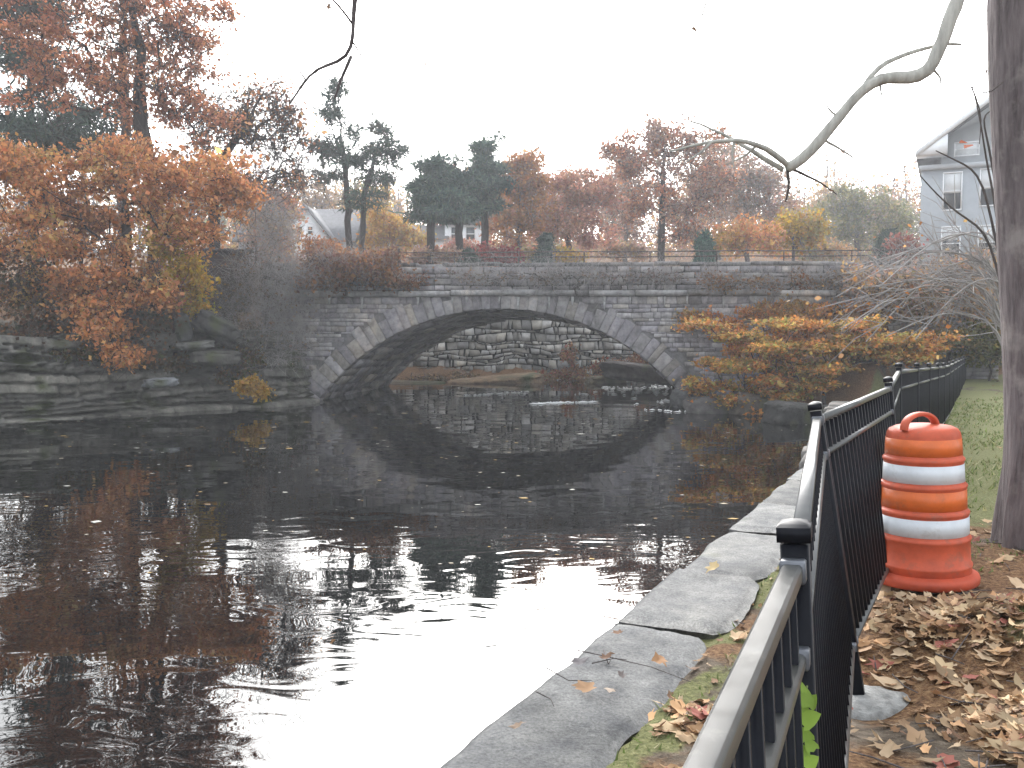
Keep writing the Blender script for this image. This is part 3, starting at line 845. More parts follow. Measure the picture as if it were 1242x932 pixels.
def boulder(name, c, sx, sy, sz, label, cat='rock', rot=0.0, tilt=0.0, colr=(.2, .19, .18), seed=1, sq=3.0, group=None, mat='cliff', rough=.18):
    nu, nv2 = 72, 40
    U = np.linspace(0, 2 * math.pi, nu, endpoint=False); W = np.linspace(-math.pi / 2, math.pi / 2, nv2)
    UU, WW = np.meshgrid(U, W)
    sg = lambda x, p: np.sign(x) * np.abs(x) ** p
    e = 2 / sq
    P = np.stack([sg(np.cos(WW), e) * sg(np.cos(UU), e), sg(np.cos(WW), e) * sg(np.sin(UU), e), sg(np.sin(WW), e)], -1).reshape(-1, 3)
    k = 1 + rough * 2.4 * (fbm(P * 2.2 + seed * 3.1, seed, 5) - .5) + rough * .8 * (np.floor(fbm(P * 1.2, seed + 9) * 7) / 7 - .5)
    P = P * k[:, None] * np.array([sx, sy, sz]) / 2
    ct, st_ = math.cos(tilt), math.sin(tilt)
    P = P @ np.array([[ct, 0, -st_], [0, 1, 0], [st_, 0, ct]])
    ca, sa = math.cos(rot), math.sin(rot)
    P = P @ np.array([[ca, sa, 0], [-sa, ca, 0], [0, 0, 1]])
    ii = np.arange(nv2 - 1)[:, None] * nu; j = np.arange(nu)[None, :]; j2 = (j + 1) % nu
    Q = np.stack([ii + j, ii + j2, ii + nu + j2, ii + nu + j], -1).reshape(-1, 4)
    o = mesh_obj(name, P, Q, M[mat], col=np.tile(np.array([colr]), (len(P), 1)), smooth=False)
    o.location = tuple(c)
    return tag(o, label, cat, group)

p = at(236, 419, 29.0); boulder('rock_slab', p, 1.15, 1.2, .24, 'pale flat slab jutting from the left bank below a dark gap', 'rock', .5, -.08, (.23, .23, .215), 3, 5, rough=.24)
p = at(262, 398, 29.4); boulder('boulder', p, 1.5, 1.3, .75, 'slanting dark boulder beside the gap above the pale slab', 'rock', .4, .5, (.07, .068, .065), 4, 4, rough=.34)
p = at(222, 398, 29.3); boulder('boulder', p, .5, 1.0, .9, 'small upright grey boulder propping the dark gap', 'rock', .3, -.2, (.16, .16, .16), 6, 4)
p = at(258, 434, 29.0); boulder('boulder', p, 1.5, 1.0, .5, 'squat brown boulder under the pale bank slab', 'rock', .7, .0, (.10, .095, .085), 8, 4, rough=.34)
p = at(196, 464, 27.5); boulder('boulder', p, .9, .8, .26, 'weathered ledge block coloured pale for the light falling on the cliff', 'rock', .7, -.05, (.24, .25, .26), 14, 4, rough=.3)  # lit patch of cliff put into this block's pale colour
# far bank ledges under the arch
p = at(600, 466, 43.0); boulder('rock_ledge', p, 4.6, 2.2, .75, 'long flat brown rock ledge at the waterline under the arch', 'rock', .12, -.07, (.22, .15, .09), 10, 5, rough=.12)
p = at(500, 471, 42.6); boulder('rock_ledge', p, 3.2, 1.6, .7, 'mossy brown ledge on the far shore left of the arch', 'rock', .1, .0, (.13, .10, .07), 11, 4)
p = at(575, 478, 40.8); boulder('rock_ledge', p, 2.6, 1.0, .28, 'thin pale shelf of rock awash below the brown ledge', 'rock', .25, -.06, (.25, .21, .18), 12, 5, rough=.1)
p = at(775, 452, 41.8); boulder('rock_ledge', p, 3.4, 1.6, .8, 'dark stepped ledge by the rapids inside the arch', 'rock', -.2, .1, (.10, .085, .08), 13, 5)
p = at(735, 463, 42.6); boulder('boulder', p, 1.8, 1.2, .5, 'low grassy boulder beside the rapids', 'rock', .3, 0, (.16, .13, .08), 15, 4)
# rocks at the foot of the ivy bank
for (u, v, w, Y, lab, cc, sd) in ((870, 497, 2.0, 28.6, 'wet grey rock at the water under the orange creeper', (.13, .12, .115), 21),
                          (915, 493, 1.6, 28.0, 'brown rock hidden in the hanging creeper', (.12, .10, .08), 22),
                          (842, 486, 1.4, 30.2, 'dark rock at the foot of the right bridge pier', (.10, .10, .10), 23),
                          (968, 505, 1.9, 25.6, 'boulder coloured dark for the shade in the hollow behind the black railing', (.05, .048, .045), 24)):  # last rock darkened to stand for the shaded hollow
    p = at(u, v, Y); boulder('boulder', p, w, 1.2, .8, lab, 'rock', .3, .1, cc, sd, 4)

# ------------------------------------------------------------------ near river wall with coping stones
wall = thing('river_wall', (1.0, 6.0, 0), 'low river wall topped with worn granite coping slabs', 'wall')
L0 = np.array([-0.26, 3.56]); LD = np.array([2.8, 5.47]); LD /= np.linalg.norm(LD); LN = np.array([LD[1], -LD[0]])
def sY(Y): return (Y - L0[1]) / LD[1]
bounds = [sY(-8), sY(-3.5), sY(.2), sY(5.28), sY(6.4), sY(7.7), sY(8.8), sY(10.2), sY(11.4), sY(12.9)]
widths = [.62, .62, .62, .63, .58, .54, .5, .48, .42, .36]
zoff = [0, 0, .0, .012, -.012, .012, -.01, .01, -.02, -.03]
rc = np.random.default_rng(3)
for k in range(len(bounds) - 1):
    a, b = bounds[k] + .005, bounds[k + 1] - .005
    nS, nT = max(14, int((b - a) / .07)), 14
    ss = np.linspace(0, 1, nS); tt = np.linspace(0, 1, nT)
    SS, TT = np.meshgrid(ss, tt, indexing='ij')
    L = b - a
    es = np.minimum(SS, 1 - SS) * L
    wloc = widths[k] * (1 - .16 * np.exp(-es / .10)) + .20 * (fbm(np.stack([SS * L * 1.4 + k * 9, 0 * SS], -1), 6) - .5)
    skew = .05 * (TT - .3) * (1 if k % 2 else -1) * .5
    sw = a + SS * L + skew * np.exp(-es / .2)
    outer = .035 * (fbm(np.stack([SS * L * 2.2 + k * 5, 0 * SS + 3], -1), 16) - .5) * 2
    tw = outer * (1 - TT) + TT * wloc
    xy = L0 + sw[..., None] * LD + tw[..., None] * LN
    ed = np.minimum(es, np.minimum(tw - outer, wloc - tw))
    zz = 1.055 + zoff[k] - .03 * np.exp(-ed / .02) + .05 * (fbm(np.stack([xy[..., 0] * 2.5, xy[..., 1] * 2.5], -1), 4) - .5) + .012 * (fbm(xy * 14, 2) - .5)
    top = np.concatenate([xy, zz[..., None]], -1).reshape(-1, 3)
    ii = np.arange(nS - 1)[:, None] * nT + np.arange(nT - 1)[None, :]
    Q = np.stack([ii, ii + nT, ii + nT + 1, ii + 1], -1).reshape(-1, 4)
    ring = [i * nT for i in range(nS)] + [(nS - 1) * nT + t for t in range(1, nT)] + [i * nT + nT - 1 for i in range(nS - 2, -1, -1)] + [t for t in range(nT - 2, 0, -1)]
    low = top[ring].copy(); low[:, 2] = .70
    m_ = len(ring); o = len(top)
    Q2 = [[ring[i], ring[(i + 1) % m_], o + (i + 1) % m_, o + i] for i in range(m_)]
    c = np.array((.25, .248, .24)) * math.exp(rc.normal(0, .16))
    if k == 2: c = np.array((.21, .21, .205))
    st = mesh_obj('coping_stone', np.vstack([top, low]), [np.vstack([Q, Q2])], M['cope'], wall, np.tile(c, (len(top) + m_, 1)), smooth=False)
mb = MB()
WF = lambda u, w, z: np.array([*(L0 + u * LD + (w + .06) * LN), z])
masonry(mb, WF, bounds[0], bounds[-1], [-1.2, -.6, -.2, .25, .72], .6, 1.6, None, .03, .01, (.02, .05), [(.13, .13, .13), (.17, .165, .16)], .3, 5)
mb.build('wall_face', M['stone'], wall)
mb = MB()  # rough stone footing further along the bank, down to the bridge
WF2 = lambda u, w, z: np.array([*(np.array([4.0, 12.6]) + u * np.array([.367, .93]) + (w + .05) * np.array([.93, -.367])), z])
masonry(mb, WF2, .3, 11.6, [-.8, -.3, .1, .5, .82], .5, 1.4, None, .08, .02, (.02, .12), [(.12, .115, .11), (.16, .15, .14)], .4, 6)
mb.build('rough_footing', M['stone'], wall)

# ------------------------------------------------------------------ black fence
tops = [None, at(963, 634, 1.56), at(988, 489, 3.9), at(1077, 458, 5.9), at(1090, 441, 8.0)]
d01 = tops[1] - (tops[2] - tops[1]) * np.array([1.02, .95, 1]); d01[2] = tops[1][2] + .0
tops[0] = np.array([tops[1][0] - .95, tops[1][1] - 2.22, tops[1][2] + .005])
P4 = tops[4]; E = np.array([15.1, 30.2])
for k in range(1, 12):
    xy = P4[:2] + (E - P4[:2]) * k / 11
    tops.append(np.array([xy[0], xy[1], np.interp(xy[1], [8, 17, 31], [P4[2], 2.05, 1.70])]))
lean = [.05, .055, .165, .09, .03] + [.02] * 11
fence = thing('metal_fence', (tops[2][0], tops[2][1], 1.1), 'black metal picket railing running beside the river path', 'fence')
bases = []
for k, T in enumerate(tops):
    a = tops[min(k + 1, len(tops) - 1)] - tops[max(k - 1, 0)]
    nr = np.array([a[1], -a[0]]) / np.linalg.norm(a[:2])
    h0 = 1.32
    bx_, by_ = T[0] + nr[0] * lean[k] * h0, T[1] + nr[1] * lean[k] * h0
    g = Hs(bx_, by_) + (.02 if k == 2 else 0)
    bases.append(np.array([bx_, by_, g - .02]))
def axp(k, h):
    """point on post k's axis, h metres below its top"""
    d = bases[k] - tops[k]; d = d / np.linalg.norm(d)
    return tops[k] + d * h
for k in range(len(tops)):
    a = tops[min(k + 1, len(tops) - 1)] - tops[max(k - 1, 0)]; a[2] = 0; a /= np.linalg.norm(a)
    ax = tops[k] - bases[k]; ax /= np.linalg.norm(ax)
    mb = MB(); mb.bar(axp(k, 1.6 if k < 2 else np.linalg.norm(tops[k] - bases[k]) + .1), axp(k, .035), .047, .047, up=a, bev=.003)
    post = mb.build('post', M['black'], fence); sub(post)
    mb = MB()
    mb.bar(axp(k, .030), axp(k, .004), .056, .056, up=a)
    t0, t1 = axp(k, .004), axp(k, -.010)
    s1 = np.cross(ax, a)
    rings = []
    for f, hh in ((.028, 0), (.022, .005), (.012, .009), (.003, .011)):
        c = axp(k, .004 - hh)
        rings += [c + a * f * i + s1 * f * j for i, j in ((-1, -1), (1, -1), (1, 1), (-1, 1))]
    mb.add(rings, Q=[[o + i, o + (i + 1) % 4, o + 4 + (i + 1) % 4, o + 4 + i] for o in (0, 4, 8) for i in range(4)] + [[12, 13, 14, 15]])
    mb.build('post_cap', M['black'], post)
    if k == 2:
        c = bases[k].copy()
        ft = MB(); th = np.linspace(0, 2 * math.pi, 40, endpoint=False)
        prof = [(.21, -.1), (.205, .0), (.185, .035), (.12, .05), (.03, .055), (.001, .055)]
        V = np.array([[c[0] + rr * math.cos(t) * (1.05 + .12 * math.sin(3 * t + 1)), c[1] + rr * math.sin(t) * (.9 + .1 * math.sin(2 * t)), c[2] + z + .02 * (vnoise(np.array([[5 * math.cos(t) * rr * 4, 5 * math.sin(t) * rr * 4]]), 3)[0] - .5)] for rr, z in prof for t in th])
        n = 40
        ft.add(V, Q=[[i * n + j, i * n + (j + 1) % n, (i + 1) * n + (j + 1) % n, (i + 1) * n + j] for i in range(5) for j in range(n)])
        ft.build('post_footing', M['concrete'], fence)
for k in range(len(tops) - 1):
    up = (tops[k] - bases[k]) / np.linalg.norm(tops[k] - bases[k])
    far = k > 6
    hs = [.075, .225, 1.05]
    A = [axp(k, h) for h in hs]; Bp = [axp(k + 1, h) for h in hs]
    dd = (Bp[0] - A[0]); Ld = np.linalg.norm(dd); dd /= Ld
    mb = MB()
    npk = max(2, int(Ld / .098)); 
    for q in range(1, npk):
        t = q / npk
        mb.bar(Bp[2] * t + A[2] * (1 - t) - up * .0, Bp[0] * t + A[0] * (1 - t) - up * .02, .019, .019, up=dd)
    panel = mb.build('fence_panel', M['black'], fence); sub(panel)
    for nm, i, w, h in (('top_rail', 0, .034, .030), ('middle_rail', 1, .032, .024), ('bottom_rail', 2, .032, .024)):
        mb = MB(); e = .027
        mb.bar(A[i] + dd * e, Bp[i] - dd * e, w, h, up=up, bev=.005 if not far else 0)
        mb.build(nm, M['railtop'], panel)
    if not far:
        for i in range(3):
            for P_, sg in ((A[i], 1), (Bp[i], -1)):
                mb = MB(); c0 = P_ + dd * sg * .028
                mb.bar(c0, c0 + dd * sg * .03, .042, .038 if i == 0 else .033, up=up, bev=.003)
                mb.build('rail_bracket', M['bracket'] if k < 3 else M['black'], panel)

# ------------------------------------------------------------------ traffic drum
DX, DY = 2.36, 5.12
DZ = Hs(DX, DY) + .035
drum = thing('traffic_drum', (DX, DY, DZ), 'orange and white banded traffic drum leaning by the railing', 'traffic drum')
dc = np.array([DX, DY, DZ])
prof = [(.255, .03), (.262, .05), (.262, .10), (.258, .115), (.250, .12), (.250, .255), (.254, .262), (.254, .272), (.240, .280)]
# stepped body: each step narrower than the one below, with a rolled rim
prof = [(.05, .02), (.250, .02), (.252, .10), (.256, .108), (.256, .118), (.247, .125), (.243, .255), (.249, .262), (.250, .272), (.246, .280),
        (.238, .284), (.236, .412), (.241, .418), (.241, .430), (.234, .438), (.227, .441), (.223, .568), (.229, .576), (.229, .588), (.221, .595),
        (.215, .598), (.210, .722), (.216, .730), (.216, .742), (.208, .750), (.204, .754), (.196, .875), (.192, .895), (.180, .913), (.150, .928), (.09, .938), (.001, .942)]
mb = MB(); mb.lathe(prof, dc, 56); body = mb.build('drum_body', M['orange'], drum, smooth=True); sub(body)
for z0, r0, z1, r1, m_ in ((.298, .2383, .402, .2368, 'white_band'), (.450, .2268, .562, .2236, 'orange_band'), (.608, .2150, .712, .2108, 'white_band'), (.765, .2035, .862, .1975, 'orange_band')):
    mb = MB(); mb.lathe([(r0 - .003, z0 - .001), (r0 + .001, z0), (r1 + .001, z1), (r1 - .003, z1 + .001)], dc, 56)
    o = mb.build('reflective_band', M[m_], drum, smooth=True)
    o['label'] = 'white reflective band' if m_ == 'white_band' else 'orange reflective band'
mb = MB(); mb.lathe([(.24, .075), (.268, .062), (.289, .05), (.294, .035), (.292, .008), (.285, .0), (.2, .0)], dc, 56); mb.build('rubber_base', M['rubber'], drum, smooth=True)
mb = MB(); n = 22; ang_ = np.linspace(0, math.pi, n)
hd = np.array([.92, .39, 0]); hc = dc + np.array([-.045, -.06, .915])
P = np.array([hc + hd * (.118 * math.cos(a)) + np.array([0, 0, .088 * math.sin(a) ** .8 + .003]) for a in ang_])
sd_ = np.array([-hd[1], hd[0], 0]); T_ = np.gradient(P, axis=0); T_ /= np.linalg.norm(T_, axis=1)[:, None]
k_h = 12; V = []
for i in range(n):
    u2 = np.cross(T_[i], sd_)
    for q in range(k_h):
        a = 2 * math.pi * q / k_h
        sx = math.copysign(abs(math.cos(a)) ** .6, math.cos(a)); sy = math.copysign(abs(math.sin(a)) ** .6, math.sin(a))
        V.append(P[i] + sd_ * sx * .025 + u2 * sy * .013)
mb.add(V, Q=[[i * k_h + q, i * k_h + (q + 1) % k_h, (i + 1) * k_h + (q + 1) % k_h, (i + 1) * k_h + q] for i in range(n - 1) for q in range(k_h)])
mb.build('handle', M['orange'], drum, smooth=True)
drum.scale = (1, 1, .95)
drum.rotation_euler = (math.radians(-.5), math.radians(-1.5), 0)

# ------------------------------------------------------------------ near tree on the right and its limbs over the view
nt0 = at(1290, 690, 5.75); nt0[2] = Hs(nt0[0], nt0[1])
near = thing('bare_tree', nt0, 'thick grey trunk at the lawn edge with bare overhanging limbs', 'tree')
tp = [np.array([nt0[0], nt0[1], nt0[2] - .2])] + [at(u, v, 5.75) for u, v in ((1291, 660), (1290, 600), (1290, 470), (1284, 350), (1277, 220), (1273, 100), (1272, 0), (1274, -150), (1285, -330), (1300, -560), (1290, -800))]
tr = [.41, .365, .345, .335, .33, .33, .335, .34, .33, .28, .2, .1]
t_ = np.linspace(0, 1, len(tp)); tf = np.linspace(0, 1, 70)
TP = np.stack([np.interp(tf, t_, np.array(tp)[:, i]) for i in range(3)], 1); TR = np.interp(tf, t_, tr)
mb = MB(); mb.tube(TP, TR, 40)
Vv = np.vstack(mb.V); k = 70 * 40
cen = np.repeat(TP, 40, 0)
dirv = Vv[:k] - cen; aa = np.arctan2(dirv[:, 1], dirv[:, 0])
dsp = 1 + .10 * (fbm(np.stack([np.cos(aa) * 2.2, np.sin(aa) * 2.2, Vv[:k, 2] * .8], 1), 4) - .5) + .16 * sstep(.7, 0, Vv[:k, 2] - nt0[2]) * np.sin(aa * 4 + 1) ** 2
dsp += .05 * (fbm(np.stack([np.cos(aa) * 9, np.sin(aa) * 9, Vv[:k, 2] * 1.6], 1), 14) - .5)
Vv[:k] = cen + dirv * dsp[:, None]; mb.V = [Vv]
mb.build('trunk', M['bark_near'], near, smooth=True)
def limb(pts, r0, r1, name, mat='bark_limb', wob=.02, k=10):
    P = np.array([at(u, v, Y) for u, v, Y in pts])
    d = np.concatenate([[0], np.cumsum(np.linalg.norm(np.diff(P, axis=0), axis=1))]); m = max(6, int(d[-1] / .06)); tq = np.linspace(0, d[-1], m)
    Q = np.stack([np.interp(tq, d, P[:, i]) for i in range(3)], 1)
    Q2 = Q.copy()
    for _ in range(2): Q2[1:-1] = (Q2[:-2] + 2 * Q2[1:-1] + Q2[2:]) / 4
    R = np.linspace(r0, r1, m) * (1 + .42 * (fbm(np.stack([tq * 5, 0 * tq], 1), 8) - .5))
    Q2[1:-1] += (fbm(np.stack([tq[1:-1] * 6, 0 * tq[1:-1]], 1), 3)[:, None] - .5) * wob * np.array([1, 0, 1])
    b = MB(); b.tube(Q2, R, k)
    return b.build(name, M[mat], near, smooth=True)
limb([(1275, -420, 5.75), (1235, -230, 5.6), (1192, -90, 5.5), (1160, 0, 5.4), (1143, 45, 5.4), (1132, 84, 5.4), (1120, 92, 5.4), (1095, 92, 5.4), (1062, 97, 5.4), (1042, 112, 5.4), (1018, 142, 5.4), (997, 168, 5.4), (978, 190, 5.4), (955, 204, 5.4)], .056, .030, 'limb', wob=.05)
limb([(958, 203, 5.4), (942, 190, 5.35), (920, 174, 5.3), (892, 170, 5.25), (862, 173, 5.2), (835, 178, 5.2), (812, 184, 5.2)], .019, .005, 'branch', k=7)
limb([(950, 206, 5.4), (930, 198, 5.4), (912, 182, 5.4), (888, 168, 5.4), (866, 160, 5.4), (848, 150, 5.4), (836, 147, 5.4)], .016, .004, 'branch', k=6)
limb([(958, 204, 5.4), (975, 214, 5.45), (1000, 222, 5.5), (1015, 236, 5.5)], .010, .003, 'branch', 'twig_dark', k=5)
limb([(955, 206, 5.4), (957, 222, 5.4), (953, 245, 5.4)], .012, .004, 'branch', 'twig_dark', k=5)
limb([(1047, 106, 5.4), (1060, 84, 5.42), (1090, 68, 5.45), (1128, 58, 5.48), (1150, 52, 5.5), (1166, 54, 5.5)], .017, .007, 'branch', k=6)
limb([(1275, -380, 5.75), (1100, -330, 5.6), (850, -215, 5.5), (620, -170, 5.4), (430, -140, 5.3), (330, -150, 5.3)], .11, .025, 'limb')
for pts in ([(1132, 84, 5.4), (1142, 96, 5.4), (1140, 104, 5.4)], [(1018, 142, 5.4), (1006, 136, 5.4), (1000, 126, 5.4)], [(997, 168, 5.4), (1008, 178, 5.4), (1022, 182, 5.4), (1040, 196, 5.4)], [(892, 170, 5.25), (886, 186, 5.25), (890, 204, 5.25)], [(920, 174, 5.3), (905, 190, 5.3), (880, 200, 5.3)], [(862, 173, 5.2), (850, 186, 5.2), (830, 198, 5.2)], [(1070, 96, 5.4), (1066, 108, 5.4), (1070, 118, 5.4)]):
    limb(pts, .010, .003, 'branch', k=5)
hang = [([(434, -142, 5.3), (433, -40, 5.3), (428, 25, 5.3), (427, 66, 5.3), (414, 76, 5.3), (386, 80, 5.3), (373, 92, 5.3), (364, 108, 5.3), (351, 126, 5.3)], .022, .006), ([(428, 30, 5.3), (412, 8, 5.3), (396, -6, 5.3), (388, -20, 5.3)], .008, .004), ([(370, 96, 5.3), (362, 84, 5.3), (356, 88, 5.3)], .006, .003), ([(427, 50, 5.3), (440, 70, 5.3), (444, 92, 5.3)], .006, .002), ([(516, 62, 5.3), (508, 76, 5.3), (511, 90, 5.3)], .004, .002),
        ([(426, 68, 5.3), (418, 86, 5.3), (409, 106, 5.3), (406, 120, 5.3)], .013, .005), ([(396, 80, 5.3), (386, 70, 5.3), (380, 63, 5.3)], .005, .002),
        ([(508, -150, 5.3), (508, -40, 5.3), (512, 30, 5.3), (516, 62, 5.3), (519, 94, 5.3)], .006, .002),
        ([(620, -170, 5.4), (618, -60, 5.4), (622, 8, 5.4), (629, 36, 5.4), (638, 68, 5.4)], .006, .002),
        ([(870, -215, 5.5), (862, -60, 5.5), (858, 2, 5.5), (851, 24, 5.5), (842, 43, 5.5)], .010, .004),
        ([(605, -170, 5.4), (604, 60, 5.4), (610, 132, 5.4), (606, 166, 5.4)], .0016, .001), ([(392, -140, 5.3), (398, -30, 5.3), (400, 8, 5.3)], .006, .003),
        ([(1216, 100, 5.5), (1195, 118, 5.4), (1178, 105, 5.35)], .006, .002), ([(1178, 105, 5.35), (1192, 140, 5.35), (1188, 175, 5.35)], .005, .002)]
for pts, a, b in hang: limb(pts, a, b, 'hanging_twig', 'twig_dark' if a < .012 else 'bark_grey', wob=.012, k=5)
lp = np.array([at(u, v, 5.3) for u, v in ((398, 4), (404, 6), (516, 74), (519, 92), (606, 160), (610, 136), (629, 40), (842, 38), (1196, 84), (1012, 232))])
mb = MB(); leaf_cards(mb, lp, .035, np.tile(np.array([[.14, .09, .06]]), (len(lp), 1)), elong=1.6)
leaf_cards(mb, np.array([at(1169, 176, 5.3), at(1172, 174, 5.3)]), .075, np.array([[.5, .13, .05]] * 2), elong=1.2)
mb.build('last_leaves', M['leaf'], near)

# ------------------------------------------------------------------ left bank trees
tree('oak_tree', 'big orange leaved oak overhanging the left river bank', 'tree', 29.0, [(152, 345), (154, 290), (152, 235), (160, 190), (168, 150)],
     [(50, 215, 75, 30), (60, 258, 85, 24), (150, 185, 55, 26), (190, 215, 80, 26), (185, 258, 100, 22), (265, 205, 42, 22), (255, 240, 55, 18), (60, 300, 85, 22), (170, 298, 85, 20, -.5), (50, 342, 80, 24), (150, 338, 70, 22, -.8), (112, 372, 55, 18, -1.5), (135, 400, 45, 16, -2), (158, 428, 28, 16, -2.2), (240, 285, 45, 20), (10, 190, 40, 30), (292, 222, 20, 22), (195, 365, 35, 14, -1)],
     2.8, 420, 19000, .15, ORANGE, rcl=.46, frac=.72, clz=.55, bark='bark_dark', seed=2, tip=.012, trunk_r=.27, twigs=1100, twigmat='twig_dark', patch=1.5, twig_r=.010, twig_len=.8)
tree('oak_tree', 'tall rust red oak behind the orange oak on the left bank', 'tree', 33.5, [(186, 330), (190, 250), (172, 150), (168, 60), (150, -60)],
     [(185, 40, 75, 42), (100, 62, 75, 45), (245, 32, 36, 40), (48, 118, 48, 35), (150, 120, 75, 32), (222, 105, 45, 40), (24, 25, 50, 45), (155, -30, 130, 45), (260, 150, 40, 25), (60, -30, 80, 40)],
     3.2, 360, 12500, .16, RUST, rcl=.42, bark='bark_dark', seed=5, tip=.017, trunk_r=.26, twigs=1900, twigmat='twig_dark', patch=1.5, twig_r=.013, twig_len=1.0)
tree('birch_tree', 'pale straight trunk rising between the two oaks', 'tree', 36, [(152, 330), (151, 200), (149, 90), (150, -40)], [(150, -70, 70, 50), (150, 60, 50, 60)],
     2, 60, 500, .15, TAN, bark='bark_grey', seed=15, tip=.012, trunk_r=.19, twigs=160, twig_r=.01)
tree('pine_tree', 'dark blue green pine at the left edge behind the oaks', 'tree', 41, [(42, 330), (40, 200), (35, 60), (34, -60)],
     [(60, 155, 70, 26), (95, 180, 55, 20), (20, 120, 55, 25), (40, 70, 50, 25), (30, 10, 50, 30), (110, 140, 35, 16), (12, 190, 40, 22)],
     3, 120, 6500, .26, GREEN, rcl=.8, bark='bark_dark', seed=6, leafmat='needle', elong=2.4, clz=.35, trunk_r=.24)
tree('oak_tree', 'nearly bare grey oak reaching towards the evergreen by the white gable', 'tree', 38, [(262, 330), (258, 240), (262, 200), (300, 150), (315, 120)],
     [(310, 145, 48, 48), (335, 210, 45, 40), (265, 150, 55, 45), (295, 235, 55, 35), (350, 175, 30, 50), (235, 205, 40, 30), (345, 130, 22, 40)],
     3, 230, 1500, .16, RUST + ORANGE, bark='bark_dark', seed=8, tip=.020, trunk_r=.24, twigs=2200, twig_len=1.2, twigmat='twig_dark', twig_r=.014)
tree('maple_tree', 'bright yellow sapling beside the dark gap on the left bank', 'tree', 29.3, [(212, 400), (214, 365), (218, 330)],
     [(222, 330, 22, 26), (228, 362, 30, 20), (205, 300, 26, 24), (238, 345, 20, 14)], 1.0, 60, 2600, .13, YELLOW + [(.40, .36, .07)], rcl=.35, seed=9, tip=.008, trunk_r=.06, base_z=1.9)
tree('maple_tree', 'small yellow leaved seedling hanging over the left waterline', 'sapling', 29.0, [(302, 452), (306, 455), (312, 460)],
     [(312, 467, 15, 13), (318, 478, 8, 9), (298, 470, 12, 5)], .35, 26, 620, .12, [(.42, .25, .05), (.52, .33, .07), (.38, .22, .05)], rcl=.22, seed=10, tip=.006, root=False)
tree('bramble', 'dark brown undergrowth below the orange oak', 'undergrowth', 28.5, [(60, 400), (60, 385)],
     [(60, 375, 90, 40), (10, 350, 60, 45), (130, 395, 60, 30), (185, 385, 40, 40), (60, 415, 80, 25)], 1.5, 200, 3800, .14, [(.07, .04, .025), (.12, .06, .03), (.05, .05, .03), (.16, .08, .035)], rcl=.6, seed=11, twigs=900, twigmat='twig_dark', tip=.006, twig_r=.008)
tree('bare_shrub', 'hazy grey leafless shrub against the left bridge abutment', 'shrub', 31.5, [(325, 442), (322, 400), (326, 360)],
     [(325, 320, 50, 50), (310, 380, 50, 50), (350, 360, 45, 55), (355, 420, 40, 40), (330, 270, 40, 35), (290, 340, 35, 35)], 1.3, 230, 500, .1, [(.25, .2, .17), (.3, .22, .15)], bark='bark_grey', seed=12, tip=.006, twigs=3000, twig_len=1.0, twig_r=.005, rcl=.5, trunk_r=.05, base_z=1.2)
tree('bare_shrub', 'darker leafless thicket on the slope left of the grey shrub', 'shrub', 31.5, [(275, 420), (272, 380)],
     [(270, 370, 45, 40), (300, 350, 40, 60), (250, 400, 30, 20), (290, 420, 40, 25)], 1.5, 130, 900, .11, [(.14, .09, .06), (.2, .12, .06), (.1, .09, .05)], seed=13, tip=.006, twigs=1300, twig_len=.9, twigmat='twig_dark', twig_r=.006, trunk_r=.05)
tree('bramble', 'brown tangle of brambles spilling over the left end of the parapet', 'undergrowth', 31.7, [(420, 350), (420, 335)],
     [(400, 318, 34, 16), (440, 330, 50, 14), (490, 338, 40, 10), (395, 340, 40, 10), (455, 312, 40, 12), (375, 330, 20, 14)], .9, 160, 4200, .13, [(.16, .08, .05), (.24, .12, .065), (.30, .14, .06), (.18, .10, .08)], rcl=.35, seed=14, tip=.006, twigs=900, twig_len=.6, twig_r=.006, base_z=3.9, clz=.6)
tree('bush', 'rusty round bush at the bridge end under the white gable', 'bush', 36, [(392, 325), (392, 312)],
     [(390, 304, 26, 12), (400, 312, 24, 12)], 1.0, 60, 1800, .14, [(.36, .16, .08), (.42, .2, .09), (.28, .13, .07)], rcl=.35, seed=16, tip=.007)

# ------------------------------------------------------------------ trees behind the bridge
tree('cedar_tree', 'spindly dark evergreen with twin stems left of the bridge crown', 'tree', 48.5, [(424, 312), (421, 240), (414, 170), (409, 118), (407, 100)],
     [(405, 130, 15, 24), (398, 182, 26, 18), (425, 195, 30, 16), (415, 160, 20, 16), (400, 215, 26, 10), (408, 108, 8, 14), (440, 240, 34, 14)],
     1.6, 130, 2300, .22, GREEN, rcl=.36, frac=.8, seed=20, leafmat='needle', elong=2.2, clz=.5, trunk_r=.17, twigs=260, twigmat='twig_dark', twig_r=.012)
tree('cedar_tree', 'leaning evergreen stem with sparse branches right of the twin stemmed one', 'tree', 49.5, [(438, 312), (442, 240), (455, 190), (470, 155)],
     [(468, 185, 26, 16), (486, 180, 16, 9), (462, 158, 14, 14), (452, 215, 26, 12), (480, 205, 16, 9)], 1.5, 80, 1250, .22, GREEN + [(.10, .10, .07)], rcl=.4, seed=21, leafmat='needle', elong=2.2, clz=.5, trunk_r=.15, twigs=260, twigmat='twig_dark', twig_r=.012)
